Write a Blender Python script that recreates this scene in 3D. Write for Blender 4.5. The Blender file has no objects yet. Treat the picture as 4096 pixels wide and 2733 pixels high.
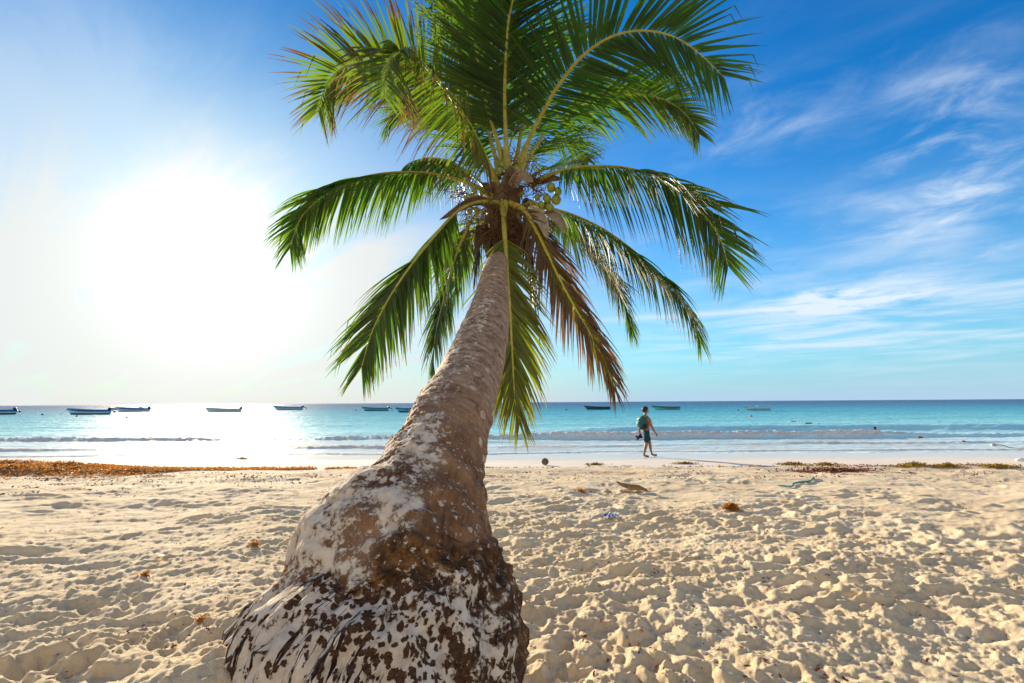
import bpy, bmesh, math, random
import numpy as np
from mathutils import Vector, Matrix

random.seed(7)
RNG = np.random.default_rng(11)
scene = bpy.context.scene
COL = scene.collection
PI = math.pi

# ------------------------------------------------------------------ camera
F = 1934.0
CX, CY = 2048.0, 1366.5
CAMZ = 2.05
PITCH = math.radians(7.16)
ROLL = math.radians(-0.37)
cam_d = bpy.data.cameras.new('camera')
cam_d.lens = 36.0 * F / 4096.0
cam_d.sensor_width = 36.0
cam_d.clip_start = 0.02
cam_d.clip_end = 30000
cam = bpy.data.objects.new('camera', cam_d)
COL.objects.link(cam)
CAMM = Matrix.Translation((0, 0, CAMZ)) @ Matrix.Rotation(PI/2 + PITCH, 4, 'X') @ Matrix.Rotation(ROLL, 4, 'Z')
cam.matrix_world = CAMM
scene.camera = cam
CR = CAMM.to_3x3()

def ray(px, py):
    return CR @ Vector(((px-CX)/F, (CY-py)/F, -1.0))

def at(px, py, d):
    """the place that the photograph shows at px, py, d metres out to sea from the camera"""
    r = ray(px, py)
    return Vector((0, 0, CAMZ)) + r*(d/r.y)

# ------------------------------------------------------------------ noise
_PERM = np.random.default_rng(3).permutation(512).astype(np.int64)
_G3 = np.random.default_rng(5).normal(size=(512, 3)); _G3 /= np.linalg.norm(_G3, axis=1)[:, None]

def _h(i, j, k):
    return _PERM[(i + _PERM[(j + _PERM[k & 511]) & 511]) & 511]

def perlin(x, y, z=None):
    x = np.asarray(x, float); y = np.asarray(y, float)
    z = np.zeros_like(x) if z is None else np.asarray(z, float)
    xi = np.floor(x).astype(np.int64); yi = np.floor(y).astype(np.int64); zi = np.floor(z).astype(np.int64)
    xf = x-xi; yf = y-yi; zf = z-zi
    u = xf*xf*xf*(xf*(xf*6-15)+10); v = yf*yf*yf*(yf*(yf*6-15)+10); w = zf*zf*zf*(zf*(zf*6-15)+10)
    out = 0
    for a in (0, 1):
        wa = u if a else 1-u
        for b in (0, 1):
            wb = v if b else 1-v
            for c in (0, 1):
                wc = w if c else 1-w
                g = _G3[_h(xi+a, yi+b, zi+c)]
                out = out + wa*wb*wc*(g[..., 0]*(xf-a) + g[..., 1]*(yf-b) + g[..., 2]*(zf-c))
    return out*1.5

def fbm(x, y, z=None, o=4, lac=2.03, gain=.5):
    s = 0; a = 1.0
    for i in range(o):
        s = s + a*perlin(x+17.3*i, y-9.1*i, None if z is None else z+4.7*i)
        x = x*lac; y = y*lac
        if z is not None: z = z*lac
        a *= gain
    return s

def sstep(a, b, x):
    t = np.clip((x-a)/(b-a), 0, 1)
    return t*t*(3-2*t)

# ------------------------------------------------------------------ helpers
def tag(o, label=None, cat=None, group=None, kind=None):
    if label: o['label'] = label
    if cat: o['category'] = cat
    if group: o['group'] = group
    if kind: o['kind'] = kind
    return o

def empty(name, loc, rz=0):
    o = bpy.data.objects.new(name, None)
    o.empty_display_size = .1
    o.location = loc; o.rotation_euler = (0, 0, rz)
    COL.objects.link(o)
    return o

def link_mesh(name, me, mat, parent=None, smooth=True):
    o = bpy.data.objects.new(name, me)
    COL.objects.link(o)
    mats = mat if isinstance(mat, (list, tuple)) else [mat]
    for m in mats: me.materials.append(m)
    if smooth:
        me.polygons.foreach_set('use_smooth', [True]*len(me.polygons))
    if parent is not None: o.parent = parent
    return o

def mesh_np(name, verts, faces4=None, faces=None):
    me = bpy.data.meshes.new(name)
    verts = np.asarray(verts, np.float32)
    if faces4 is not None:
        faces4 = np.asarray(faces4, np.int32)
        n = len(faces4)
        me.vertices.add(len(verts)); me.vertices.foreach_set('co', verts.ravel())
        me.loops.add(n*4); me.loops.foreach_set('vertex_index', faces4.ravel())
        me.polygons.add(n)
        me.polygons.foreach_set('loop_start', np.arange(0, n*4, 4, dtype=np.int32))
        me.polygons.foreach_set('loop_total', np.full(n, 4, np.int32))
        me.update(calc_edges=True)
    else:
        me.from_pydata([tuple(map(float, v)) for v in verts], [], faces)
        me.update()
    return me

def grid_faces(n, m, wrap=False):
    """n rows by m columns of vertices"""
    i = np.arange(n-1)[:, None]
    mm = m if wrap else m-1
    j = np.arange(mm)[None, :]
    a = i*m + j; b = i*m + (j+1) % m
    return np.stack([a, b, b+m, a+m], -1).reshape(-1, 4)

def attr(me, name, arr):
    """per-vertex rgba attribute"""
    a = me.attributes.new(name, 'FLOAT_COLOR', 'POINT')
    arr = np.asarray(arr, np.float32)
    if arr.shape[1] == 3: arr = np.concatenate([arr, np.ones((len(arr), 1), np.float32)], 1)
    a.data.foreach_set('color', arr.ravel())

class MB:
    """collects simple shapes into one mesh"""
    def __init__(s): s.v = []; s.f = []; s.m = []
    def add(s, vs, fs, mi=0):
        o = len(s.v); s.v += [tuple(v) for v in vs]
        s.f += [tuple(o+i for i in f) for f in fs]; s.m += [mi]*len(fs)
    def box(s, c, d, rot=None, mi=0):
        M = rot if rot is not None else Matrix.Identity(3)
        vs = [Vector(c) + M @ Vector((x*d[0]/2, y*d[1]/2, z*d[2]/2)) for x in (-1, 1) for y in (-1, 1) for z in (-1, 1)]
        s.add(vs, [(0, 1, 3, 2), (4, 6, 7, 5), (0, 4, 5, 1), (2, 3, 7, 6), (0, 2, 6, 4), (1, 5, 7, 3)], mi)
    def tube(s, pts, rads, n=8, mi=0, flat=1.0, cap=True, upv=(0, 0, 1)):
        pts = [Vector(p) for p in pts]; o = []; prev = None
        for i, p in enumerate(pts):
            t = (pts[min(i+1, len(pts)-1)] - pts[max(i-1, 0)])
            if t.length < 1e-9: t = Vector((0, 0, 1))
            t.normalize()
            a = t.cross(Vector(upv))
            if a.length < .05: a = t.cross(Vector((0, 1, 0)))
            a.normalize()
            if prev is not None and a.dot(prev) < 0: a = -a
            prev = a; b = t.cross(a)
            r = rads[i] if hasattr(rads, '__len__') else rads
            o += [p + a*math.cos(2*PI*k/n)*r + b*math.sin(2*PI*k/n)*r*flat for k in range(n)]
        m = len(pts)
        fs = [(i*n+k, i*n+(k+1) % n, (i+1)*n+(k+1) % n, (i+1)*n+k) for i in range(m-1) for k in range(n)]
        if cap: fs += [tuple(range(n))[::-1], tuple((m-1)*n+k for k in range(n))]
        s.add(o, fs, mi)
    def ball(s, c, r, rot=None, nu=12, nv=8, mi=0, fn=None):
        M = rot if rot is not None else Matrix.Identity(3)
        if not hasattr(r, '__len__'): r = (r, r, r)
        vs = []; 
        for j in range(nv+1):
            th = PI*j/nv
            for i in range(nu):
                ph = 2*PI*i/nu
                d = Vector((math.sin(th)*math.cos(ph), math.sin(th)*math.sin(ph), math.cos(th)))
                k = fn(d) if fn else 1.0
                vs.append(Vector(c) + M @ Vector((d.x*r[0]*k, d.y*r[1]*k, d.z*r[2]*k)))
        fs = [(j*nu+i, (j+1)*nu+i, (j+1)*nu+(i+1) % nu, j*nu+(i+1) % nu) for j in range(nv) for i in range(nu)]
        s.add(vs, fs, mi)
    def mesh(s, name):
        me = bpy.data.meshes.new(name)
        me.from_pydata([tuple(map(float, v)) for v in s.v], [], s.f)
        bm = bmesh.new(); bm.from_mesh(me)
        for i, f in enumerate(bm.faces): f.material_index = s.m[i]
        bmesh.ops.remove_doubles(bm, verts=bm.verts, dist=1e-5)
        bmesh.ops.recalc_face_normals(bm, faces=bm.faces)
        bm.to_mesh(me); bm.free()
        return me
    def build(s, name, mat, parent=None, smooth=True):
        return link_mesh(name, s.mesh(name), mat, parent, smooth)

# ------------------------------------------------------------------ materials
def newmat(name):
    m = bpy.data.materials.new(name); m.use_nodes = True
    nt = m.node_tree; nt.nodes.clear()
    out = nt.nodes.new('ShaderNodeOutputMaterial')
    return m, nt, out

class N:
    """tiny node-building helper"""
    def __init__(s, nt): s.nt = nt
    def __call__(s, typ, **kw):
        n = s.nt.nodes.new(typ)
        for k, v in kw.items():
            if k.startswith('i_'): s.set(n.inputs[k[2:].replace('_', ' ')], v)
            else: setattr(n, k, v)
        return n
    def set(s, inp, v):
        if isinstance(v, bpy.types.NodeSocket): s.nt.links.new(v, inp)
        elif isinstance(v, bpy.types.Node): s.nt.links.new(v.outputs[0], inp)
        else: inp.default_value = v
    def math(s, op, a, b=None, c=None, clamp=False):
        n = s.nt.nodes.new('ShaderNodeMath'); n.operation = op; n.use_clamp = clamp
        s.set(n.inputs[0], a)
        if b is not None: s.set(n.inputs[1], b)
        if c is not None: s.set(n.inputs[2], c)
        return n.outputs[0]
    def vmath(s, op, a, b=None):
        n = s.nt.nodes.new('ShaderNodeVectorMath'); n.operation = op
        s.set(n.inputs[0], a)
        if b is not None: s.set(n.inputs[1], b)
        return n.outputs['Value'] if op in ('DOT_PRODUCT', 'LENGTH') else n.outputs[0]
    def mix(s, f, a, b, blend='MIX'):
        n = s.nt.nodes.new('ShaderNodeMix'); n.data_type = 'RGBA'; n.blend_type = blend
        s.set(n.inputs[0], f); s.set(n.inputs[6], a); s.set(n.inputs[7], b)
        return n.outputs[2]
    def step(s, x, a, b, smooth=True):
        n = s.nt.nodes.new('ShaderNodeMapRange'); n.interpolation_type = 'SMOOTHSTEP' if smooth else 'LINEAR'
        s.set(n.inputs[0], x); n.inputs[1].default_value = a; n.inputs[2].default_value = b
        n.inputs[3].default_value = 0; n.inputs[4].default_value = 1
        return n.outputs[0]
    def noise(s, vec, scale, detail=4, rough=.55, dist=0.0):
        n = s.nt.nodes.new('ShaderNodeTexNoise')
        if vec is not None: s.set(n.inputs['Vector'], vec)
        n.inputs['Scale'].default_value = scale; n.inputs['Detail'].default_value = detail
        n.inputs['Roughness'].default_value = rough; n.inputs['Distortion'].default_value = dist
        return n.outputs['Fac']
    def voro(s, vec, scale, feature='F1', out='Distance', rnd=1.0):
        n = s.nt.nodes.new('ShaderNodeTexVoronoi'); n.feature = feature
        if vec is not None: s.set(n.inputs['Vector'], vec)
        n.inputs['Scale'].default_value = scale; n.inputs['Randomness'].default_value = rnd
        return n.outputs[out]
    def mapping(s, vec, scale=(1, 1, 1), loc=(0, 0, 0)):
        n = s.nt.nodes.new('ShaderNodeMapping'); s.set(n.inputs[0], vec)
        n.inputs['Scale'].default_value = scale; n.inputs['Location'].default_value = loc
        return n.outputs[0]
    def ramp(s, f, stops, interp='LINEAR'):
        n = s.nt.nodes.new('ShaderNodeValToRGB'); s.set(n.inputs[0], f)
        cr = n.color_ramp; cr.interpolation = interp
        while len(cr.elements) > 1: cr.elements.remove(cr.elements[-1])
        cr.elements[0].position = stops[0][0]; cr.elements[0].color = (*stops[0][1], 1)
        for p, c in stops[1:]:
            e = cr.elements.new(p); e.color = (*c, 1)
        return n.outputs[0]
    def bump(s, h, strength, dist, normal=None):
        n = s.nt.nodes.new('ShaderNodeBump'); s.set(n.inputs['Height'], h)
        s.set(n.inputs['Strength'], strength); n.inputs['Distance'].default_value = dist
        if normal is not None: s.set(n.inputs['Normal'], normal)
        return n.outputs[0]

def c4(c): return (*c, 1.0)

def simple_mat(name, col, rough=.6, var=.12, scale=30, spec=.4, bump=0.0, metal=0.0):
    m, nt, out = newmat(name); n = N(nt)
    tc = n('ShaderNodeTexCoord').outputs['Object']
    f = n.noise(tc, scale, 4, .6)
    dark = tuple(c*(1-var) for c in col); light = tuple(min(1, c*(1+var)) for c in col)
    colr = n.ramp(f, [(.3, dark), (.7, light)])
    b = n('ShaderNodeBsdfPrincipled'); n.set(b.inputs['Base Color'], colr)
    b.inputs['Roughness'].default_value = rough; b.inputs['Metallic'].default_value = metal
    b.inputs['Specular IOR Level'].default_value = spec
    if bump: n.set(b.inputs['Normal'], n.bump(f, bump, .01))
    nt.links.new(b.outputs[0], out.inputs[0])
    return m

# ================================================================== SKY AND SUN
SUN_EL = math.radians(13.6); SUN_AZ = math.radians(-32.4)      # azimuth measured from +Y towards +X
SUND = Vector((math.sin(SUN_AZ)*math.cos(SUN_EL), math.cos(SUN_AZ)*math.cos(SUN_EL), math.sin(SUN_EL)))

world = bpy.data.worlds.new('World'); scene.world = world; world.use_nodes = True
nt = world.node_tree; nt.nodes.clear(); n = N(nt)
wout = nt.nodes.new('ShaderNodeOutputWorld')
bg = nt.nodes.new('ShaderNodeBackground')
nt.links.new(bg.outputs[0], wout.inputs[0])
tcw = nt.nodes.new('ShaderNodeTexCoord').outputs['Generated']
sky = nt.nodes.new('ShaderNodeTexSky'); sky.sky_type = 'NISHITA'; sky.sun_disc = False
sky.sun_elevation = SUN_EL; sky.sun_rotation = SUN_AZ; sky.altitude = 0
sky.air_density = 1.0; sky.dust_density = 0.35; sky.ozone_density = 2.5
hs = nt.nodes.new('ShaderNodeHueSaturation'); hs.inputs['Saturation'].default_value = 1.4; hs.inputs['Hue'].default_value = .5
n.set(hs.inputs['Color'], sky.outputs[0])
sep = nt.nodes.new('ShaderNodeSeparateXYZ'); n.set(sep.inputs[0], tcw)
dz = n.math('MAXIMUM', sep.outputs[2], 0.0)
cs = n.math('MAXIMUM', n.vmath('DOT_PRODUCT', tcw, tuple(SUND)), 0.0)
SKYK = dict(base=(1, 1, 1), )
# clear sky: deep blue overhead and away from the sun
blue = n.mix(1.0, hs.outputs[0], n.mix(n.step(cs, .62, .985), (0.10, 1.10, 1.36, 1), (.13, .78, 1.0, 1)), 'MULTIPLY')
# thin veil of high cloud: flattened dome coordinates
inv = n.math('DIVIDE', 1.0, n.math('ADD', dz, .16))
comb = nt.nodes.new('ShaderNodeCombineXYZ')
n.set(comb.inputs[0], n.math('MULTIPLY', sep.outputs[0], inv)); n.set(comb.inputs[1], n.math('MULTIPLY', sep.outputs[1], inv))
P = comb.outputs[0]
warp = nt.nodes.new('ShaderNodeVectorRotate'); warp.rotation_type = 'Z_AXIS'; warp.inputs['Angle'].default_value = math.radians(38)
n.set(warp.inputs['Vector'], P)
PR = warp.outputs[0]
streak = n.noise(n.mapping(PR, (.5, 2.0, 1)), 1.6, 8, .62, .6)
wisp = n.noise(n.mapping(PR, (1.6, 2.2, 1), (3, 1, 0)), 2.3, 9, .60, .45)
veil = n.step(streak, .38, .80)
wispm = n.step(wisp, .40, .95)
def blob(px, py, sx, sy):
    """a patch of sky round the direction the photograph shows at px, py; sx, sy half sizes in radians"""
    d = ray(px, py).normalized(); az = math.atan2(d.x, d.y); el = math.asin(d.z)
    A = n.math('ARCTAN2', sep.outputs[0], sep.outputs[1]); E = n.math('ARCSINE', sep.outputs[2])
    a = n.math('DIVIDE', n.math('SUBTRACT', A, az), sx); e = n.math('DIVIDE', n.math('SUBTRACT', E, el), sy)
    q = n.math('ADD', n.math('MULTIPLY', a, a), n.math('MULTIPLY', e, e))
    return n.math('POWER', 2.718, n.math('MULTIPLY', q, -1.0))
b1 = n.math('MULTIPLY', blob(3720, 760, .09, .17), wispm)
b1b = n.math('MULTIPLY', blob(3960, 560, .07, .12), wispm)
b2 = n.math('MULTIPLY', blob(3330, 1200, .10, .02), n.step(wisp, .35, .6))
b3 = n.math('MULTIPLY', blob(2980, 500, .13, .05), wispm)
b4 = n.math('MULTIPLY', blob(3700, 1310, .5, .06), n.step(n.noise(n.mapping(tcw, (2, 2, 22)), 2.6, 7, .6, .5), .36, .72))
b5 = n.math('MULTIPLY', blob(3000, 1245, .35, .006), .55)
cl = n.math('ADD', n.math('MULTIPLY', b1, 1.0), n.math('MULTIPLY', b2, 1.4))
cl = n.math('ADD', cl, n.math('MULTIPLY', b3, .9)); cl = n.math('ADD', cl, n.math('MULTIPLY', b4, .8))
cl = n.math('ADD', cl, n.math('MULTIPLY', b1b, .7)); cl = n.math('ADD', cl, b5)
b6 = n.math('MULTIPLY', blob(450, 330, .50, .13), n.step(streak, .36, .66))
cl = n.math('ADD', cl, n.math('MULTIPLY', b6, .36))
b7 = n.math('MULTIPLY', blob(3300, 1020, .40, .09), n.step(n.noise(n.mapping(tcw, (2, 2, 9)), 2.2, 6, .55, .3), .38, .70))
cl = n.math('ADD', cl, n.math('MULTIPLY', b7, .40))
cl = n.math('ADD', cl, n.math('MULTIPLY', veil, .06))
cl = n.math('MINIMUM', cl, .92)
# the veil thickens round the sun and turns the sky pale there
AZ_ = n.math('ARCTAN2', sep.outputs[0], sep.outputs[1]); EL_ = n.math('ARCSINE', sep.outputs[2])
qa = n.math('DIVIDE', n.math('SUBTRACT', AZ_, SUN_AZ-.10), .62); qe = n.math('DIVIDE', n.math('SUBTRACT', EL_, .19), .27)
qq = n.math('ADD', n.math('MULTIPLY', qa, qa), n.math('MULTIPLY', qe, qe))
qq = n.math('ADD', qq, n.math('MULTIPLY', n.math('SUBTRACT', streak, .5), 2.6))
near_sun = n.math('MINIMUM', n.math('MULTIPLY', n.math('POWER', 2.718, n.math('MULTIPLY', qq, -1.0)), 1.35), .96)
wide_sun = n.step(cs, .62, .98)
# added fill light: unseen warm bright cloud behind the viewer, lifts the shadows
back_fill = n.math('MULTIPLY', n.step(n.math('MULTIPLY', sep.outputs[1], -1.0), .05, .55), n.math('ADD', .72, n.math('MULTIPLY', n.step(wisp, .35, .65), .28)))
# pale band of air low over the sea
hz = n.math('POWER', n.math('SUBTRACT', 1.0, dz), 6.0)
hazc = n.mix(hz, blue, n.mix(wide_sun, (2.7, 3.8, 5.0, 1), (4.7, 4.6, 4.25, 1)))
cloudc = n.mix(cl, hazc, (4.9, 5.5, 6.1, 1))
cloudc = n.mix(near_sun, cloudc, n.mix(n.step(cs, .86, .99), (4.4, 4.85, 5.3, 1), (5.1, 5.15, 4.95, 1)))
cloudc = n.mix(back_fill, cloudc, (5.4, 4.9, 4.2, 1))
# forward scattering round the sun behind thin cloud
g2 = n.math('MULTIPLY', n.math('POWER', cs, 40.0), .5)
g3 = n.math('MULTIPLY', n.math('POWER', cs, 120.0), 3.0)
gs = n.math('ADD', g2, g3)
glow = n.vmath('SCALE', (1.0, .975, .91))
nt.nodes[-1].inputs['Scale'].default_value = 1
n.set(nt.nodes[-1].inputs['Scale'], gs)
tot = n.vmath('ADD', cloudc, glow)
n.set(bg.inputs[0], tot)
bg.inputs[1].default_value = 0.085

sun_d = bpy.data.lights.new('sun', 'SUN'); sun_d.energy = 5.0; sun_d.angle = math.radians(.9); sun_d.color = (1.0, .83, .60)
sun_o = bpy.data.objects.new('sun', sun_d); COL.objects.link(sun_o)
sun_o.rotation_euler = (-SUND).to_track_quat('-Z', 'Y').to_euler()
sun_o.location = (-20, 30, 20)

# ================================================================== BEACH
def profile(y):
    ys = [-400, -30, -5, 1.0, 3.0, 6.0, 9.0, 11.5, 12.9, 13.5, 15, 16.6, 18.5, 20.5, 24, 30, 60, 400]
    zs = [2.6, 1.25, .93, .86, .80, .64, .47, .37, .335, .255, .20, .145, .06, -.06, -.3, -.7, -3, -6]
    return np.interp(y, ys, zs)

def big_shape(x, y):
    z = profile(y + .25*perlin(x*.25, x*0+3.3))
    z = z + .44*np.exp(-(((x+.84)/.58)**2 + ((y-1.52)/.52)**2))*(1+.10*fbm(x*3, y*3, o=3))        # sand banked against the root bole
    z = z + .05*np.exp(-(((x+.1)/1.3)**2 + ((y-1.5)/1.2)**2))
    dry = 1-sstep(12.7, 13.5, y)
    z = z + dry*(.06*fbm(x*.5, y*.65, o=3))
    return z

th_f = np.linspace(math.radians(-55), math.radians(55), 1250)
th_c = np.concatenate([np.linspace(55, 180, 90)[1:], np.linspace(-180, -55, 90)[1:-1]])
TH = np.concatenate([th_f, np.radians(th_c)])
rr = [.05]
while rr[-1] < 420:
    r = rr[-1]
    k = .05 if r < 1.3 else (.0042 if r < 24 else .03)
    rr.append(r*(1+k))
RR = np.array(rr)
GX = RR[:, None]*np.sin(TH)[None, :]; GY = RR[:, None]*np.cos(TH)[None, :]
GZ = big_shape(GX, GY)
# trodden sand: overlapping footprints with pushed-up rims
dryw = 1-sstep(12.6, 13.3, GY)
H = np.zeros_like(GZ)
NF = 1250
sub_t0 = math.radians(-55); sub_dt = (th_f[1]-th_f[0])
def stamp(x, y, a, la, lb, depth, rim):
    R = math.hypot(x, y); t = math.atan2(x, y); e = 2.1*max(la, lb)
    i0 = np.searchsorted(RR, R-e); i1 = np.searchsorted(RR, R+e)
    dt = e/max(R, .3)
    j0 = int((t-dt-sub_t0)/sub_dt); j1 = int((t+dt-sub_t0)/sub_dt)+1
    j0 = max(j0, 0); j1 = min(j1, NF)
    if i1-i0 < 2 or j1-j0 < 2: return
    X = GX[i0:i1, j0:j1]-x; Y = GY[i0:i1, j0:j1]-y
    ca, sa = math.cos(a), math.sin(a)
    U = (X*ca+Y*sa)/la; V = (-X*sa+Y*ca)/lb
    q = np.sqrt(U*U+V*V)
    h = -depth*(1-sstep(.55, 1.08, q)) + rim*np.exp(-((q-1.22)/.26)**2)*(1+.6*np.cos(np.arctan2(V, U)-a*3))
    H[i0:i1, j0:j1] += h
rs = random.Random(21)
for i in range(7600):
    R = math.exp(rs.uniform(math.log(1.0), math.log(19)))
    t = rs.uniform(-.97, .97)
    x = R*math.sin(t); y = R*math.cos(t)
    if y > 13.2 or y < .5: continue
    s = rs.choice([.5, .65, .8, 1, 1.2])*(1 if R < 6 else 1.25)
    if R < 3.5 or rs.random() < .35:
        stamp(x, y, rs.gauss(1.3, .9), .15*s*rs.uniform(.8, 1.25), .075*s*rs.uniform(.8, 1.3), rs.uniform(.010, .036)*s, rs.uniform(.006, .018)*s)
    else:
        stamp(x, y, rs.gauss(.1, .45), .24*s*rs.uniform(.8, 1.4), .09*s*rs.uniform(.8, 1.3), rs.uniform(.008, .028)*s, rs.uniform(.005, .014)*s)
H = np.clip(H, -.085, .06)
Hs = H*(1+.5*perlin(GX*1.1, GY*1.1))
lump = fbm(GX*1.7+4, GY*3.2, o=4)
crisp = np.abs(fbm(GX*4.5, GY*5.5+7, o=3))
near = 1-sstep(5, 11, RR)[:, None]
fine = fbm(GX*16, GY*16, o=3)
clod = np.clip(fbm(GX*26, GY*26+3, o=2)-.12, 0, 1)*sstep(-.1, .4, fbm(GX*1.6+9, GY*1.6, o=2))
calm = .45+.75*sstep(-.5, .4, fbm(GX*.45+8, GY*.6+3, o=2))
ZD = calm*(Hs*.42 + .016*lump - .013*crisp) - .008*np.abs(fbm(GX*8, GY*9, o=3))*(1-sstep(7, 12, RR))[:, None] + .018*fbm(GX*.9+2, GY*2.0, o=2) + near*(.008*fine + .018*clod)
wet = sstep(13.2, 14.2, GY)
soft = .55+.45*(1-sstep(8, 12.5, GY))
GZ = GZ + dryw*soft*ZD + wet*(.006*fbm(GX*.7, GY*1.2, o=3))
idx = len(RR)*0
GZ += dryw*(1-sstep(4.5, 9, RR)[:, None])*(.007*fbm(GX*9+2, GY*10, o=3)+.005*fbm(GX*24, GY*26, o=3))
verts = np.stack([GX, GY, GZ], -1).reshape(-1, 3)
me = mesh_np('sand', verts, grid_faces(len(RR), len(TH), wrap=True))
# r: wetness, g: strewn weed stain, b: hollow
weed = sstep(.12, .5, fbm(GX*.9+5, GY*1.6, o=4)) * np.exp(-((GY-11.6)/1.5)**2)
weedL = sstep(-6, -13, GX)*np.exp(-((GY-11.9)/1.1)**2)*sstep(-.1, .4, fbm(GX*1.5, GY*3, o=4))
wetv = sstep(13.1, 13.9, GY+.2*perlin(GX*.6, GY*.6))
glossv = sstep(15.4, 17.0, GY+.8*perlin(GX*.25, GY*.5))
attr(me, 'mask', np.stack([wetv, np.clip(weed*.6+weedL, 0, 1), glossv], -1).reshape(-1, 3))

def hgt(x, y):
    R = math.hypot(x, y); t = math.atan2(x, y)
    fi = np.interp(R, RR, np.arange(len(RR))); fj = (t-sub_t0)/sub_dt
    if fj < 0 or fj > NF-2: return float(profile(y))
    i = int(fi); j = int(fj); a = fi-i; b = fj-j; i2 = min(i+1, len(RR)-1)
    return float((GZ[i, j]*(1-a)+GZ[i2, j]*a)*(1-b)+(GZ[i, j+1]*(1-a)+GZ[i2, j+1]*a)*b)

def ground(px, py, lo=1.0, hi=40.0):
    """where the line of sight through px, py meets the sand"""
    r = ray(px, py); r = r/r.y
    y = lo
    while y < hi:
        x = r.x*y
        z = CAMZ + r.z*y
        if z <= hgt(x, y): return Vector((x, y, hgt(x, y)))
        y += .01 + y*.002
    return Vector((r.x*hi, hi, 0))

m_sand, nt, out = newmat('sand'); n = N(nt)
pos = n('ShaderNodeNewGeometry').outputs['Position']
at_ = n('ShaderNodeAttribute', attribute_name='mask'); sp = n('ShaderNodeSeparateColor'); n.set(sp.inputs[0], at_.outputs['Color'])
big = n.noise(pos, 1.3, 5, .6); fin = n.noise(pos, 60, 4, .7); grain = n.noise(pos, 420, 2, .6); spk = n.noise(pos, 38, 3, .75)
dryc = n.ramp(big, [(.25, (.69, .53, .33)), (.5, (.79, .635, .415)), (.8, (.87, .745, .52))])
dryc = n.mix(n.math('MULTIPLY', n.step(fin, .45, .8), .35), dryc, (.52, .40, .26, 1))
dryc = n.mix(n.math('MULTIPLY', n.step(grain, .5, .75), .25), dryc, (.86, .78, .62, 1))
dryc = n.mix(n.math('MULTIPLY', n.step(spk, .70, .76), .55), dryc, (.20, .13, .08, 1))
weedn = n.step(n.math('ADD', n.math('MULTIPLY', sp.outputs[1], .45), n.math('MULTIPLY', n.noise(n.mapping(pos, (6, 14, 6)), 1.0, 5, .75), .55)), .47, .56)
dryc = n.mix(n.math('MULTIPLY', weedn, n.math('MINIMUM', n.math('MULTIPLY', sp.outputs[1], 1.6), .75)), dryc, (.34, .15, .055, 1))
wetc = n.ramp(n.noise(n.mapping(pos, (.5, 3, 1)), 1.2, 4, .6), [(.3, (.68, .60, .50)), (.7, (.80, .73, .63))])
colr = n.mix(sp.outputs[0], dryc, wetc)
b = n('ShaderNodeBsdfPrincipled'); n.set(b.inputs['Base Color'], colr)
n.set(b.inputs['Roughness'], n.math('MULTIPLY_ADD', sp.outputs[2], -.70, .93))
n.set(b.inputs['Specular IOR Level'], n.math('MULTIPLY_ADD', sp.outputs[2], .35, .12))
bh = n.math('ADD', n.math('MULTIPLY', fin, .6), n.math('MULTIPLY', grain, .25))
n.set(b.inputs['Normal'], n.bump(bh, n.math('MULTIPLY_ADD', sp.outputs[0], -.95, .97), .022))
nt.links.new(b.outputs[0], out.inputs[0])
sand = link_mesh('sand', me, m_sand); tag(sand, 'trodden pale golden beach sand full of footprints', kind='structure')

# ================================================================== SEA
th = np.concatenate([np.linspace(-85, -52, 60)[:-1], np.linspace(-52, 52, 1150), np.linspace(52, 85, 60)[1:]])
th = np.radians(th)
rr = [12.5]
while rr[-1] < 9000:
    r = rr[-1]; k = .0032 if r < 62 else min(.0032 + (r-62)*.00005, .05)
    rr.append(r*(1+k))
SR = np.array(rr)
SX = SR[:, None]*np.sin(th)[None, :]; SY = SR[:, None]*np.cos(th)[None, :]
Z = np.zeros_like(SX); FO = np.zeros_like(SX)
l1 = lambda x, s, f: perlin(x*f, x*0+s)
def wave(y0, back, front, hgt_, nx, foamA, foamB, fr, lumpy):
    """a crest along x: steep towards the beach, long behind"""
    global Z, FO
    d = SY - y0
    shp = np.where(d < 0, np.exp(-(d/front)**2), np.exp(-(d/back)**2))
    lum = lumpy*np.clip(fbm(SX*3.4, SY*4.5+nx, o=4)+.25, 0, 2)*1.5
    Z = Z + hgt_*shp
    f = np.where(d < 0, np.exp(-(d/(front*1.6))**2), np.exp(-(d/foamB)**2))*foamA
    FO = np.maximum(FO, f*fr)
    Z = Z + lum*f*fr*np.clip(shp*1.5, 0, 1)
x = SX
roll_m = .30+.70*sstep(-.30, .15, l1(x, 2.2, .11)+.22*sstep(2, 6, x)+.1)*(1-.88*sstep(19, 24, x))
wave(27.6+.9*l1(x, 1.1, .09)+.35*l1(x, 5.1, .45)-.02*x, 1.5, .38, .06+.27*roll_m*(.22+.78*sstep(-2, 4, x)), 3, 1.0, 1.5, roll_m*(.75+.5*l1(x, 31, .9)), .10)
m2 = sstep(-.25, .3, l1(x, 7.7, .13))
wave(22.6+.8*l1(x, 4.4, .10)+.25*l1(x, 6.1, .6)+.02*x, .9, .28, .05+.06*m2, 9, .9, .7, .35+.6*m2, .03)
wave(32.5+1.2*l1(x, 9.4, .06), 2.2, 1.2, .34*sstep(-2, 8, x)+.10, 5, 0, 1, 0*x, 0)
wave(24.9+.9*l1(x, 3.9, .12), .8, .35, .06*sstep(-.1, .4, l1(x, 8.8, .15)), 2, .55, .6, sstep(0, .4, l1(x, 8.8, .15)), .02)
wave(19.7+.9*l1(x, 12.4, .09)+.25*l1(x, 13.4, .5), .5, .10, .035, 7, .75, .35, .4+.6*sstep(-.2, .3, l1(x, 14.4, .3)), .015)
wave(44+3*l1(x, 15.5, .03), 2.5, 1.6, .12, 7, 0, 1, 0*x, 0)
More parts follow.
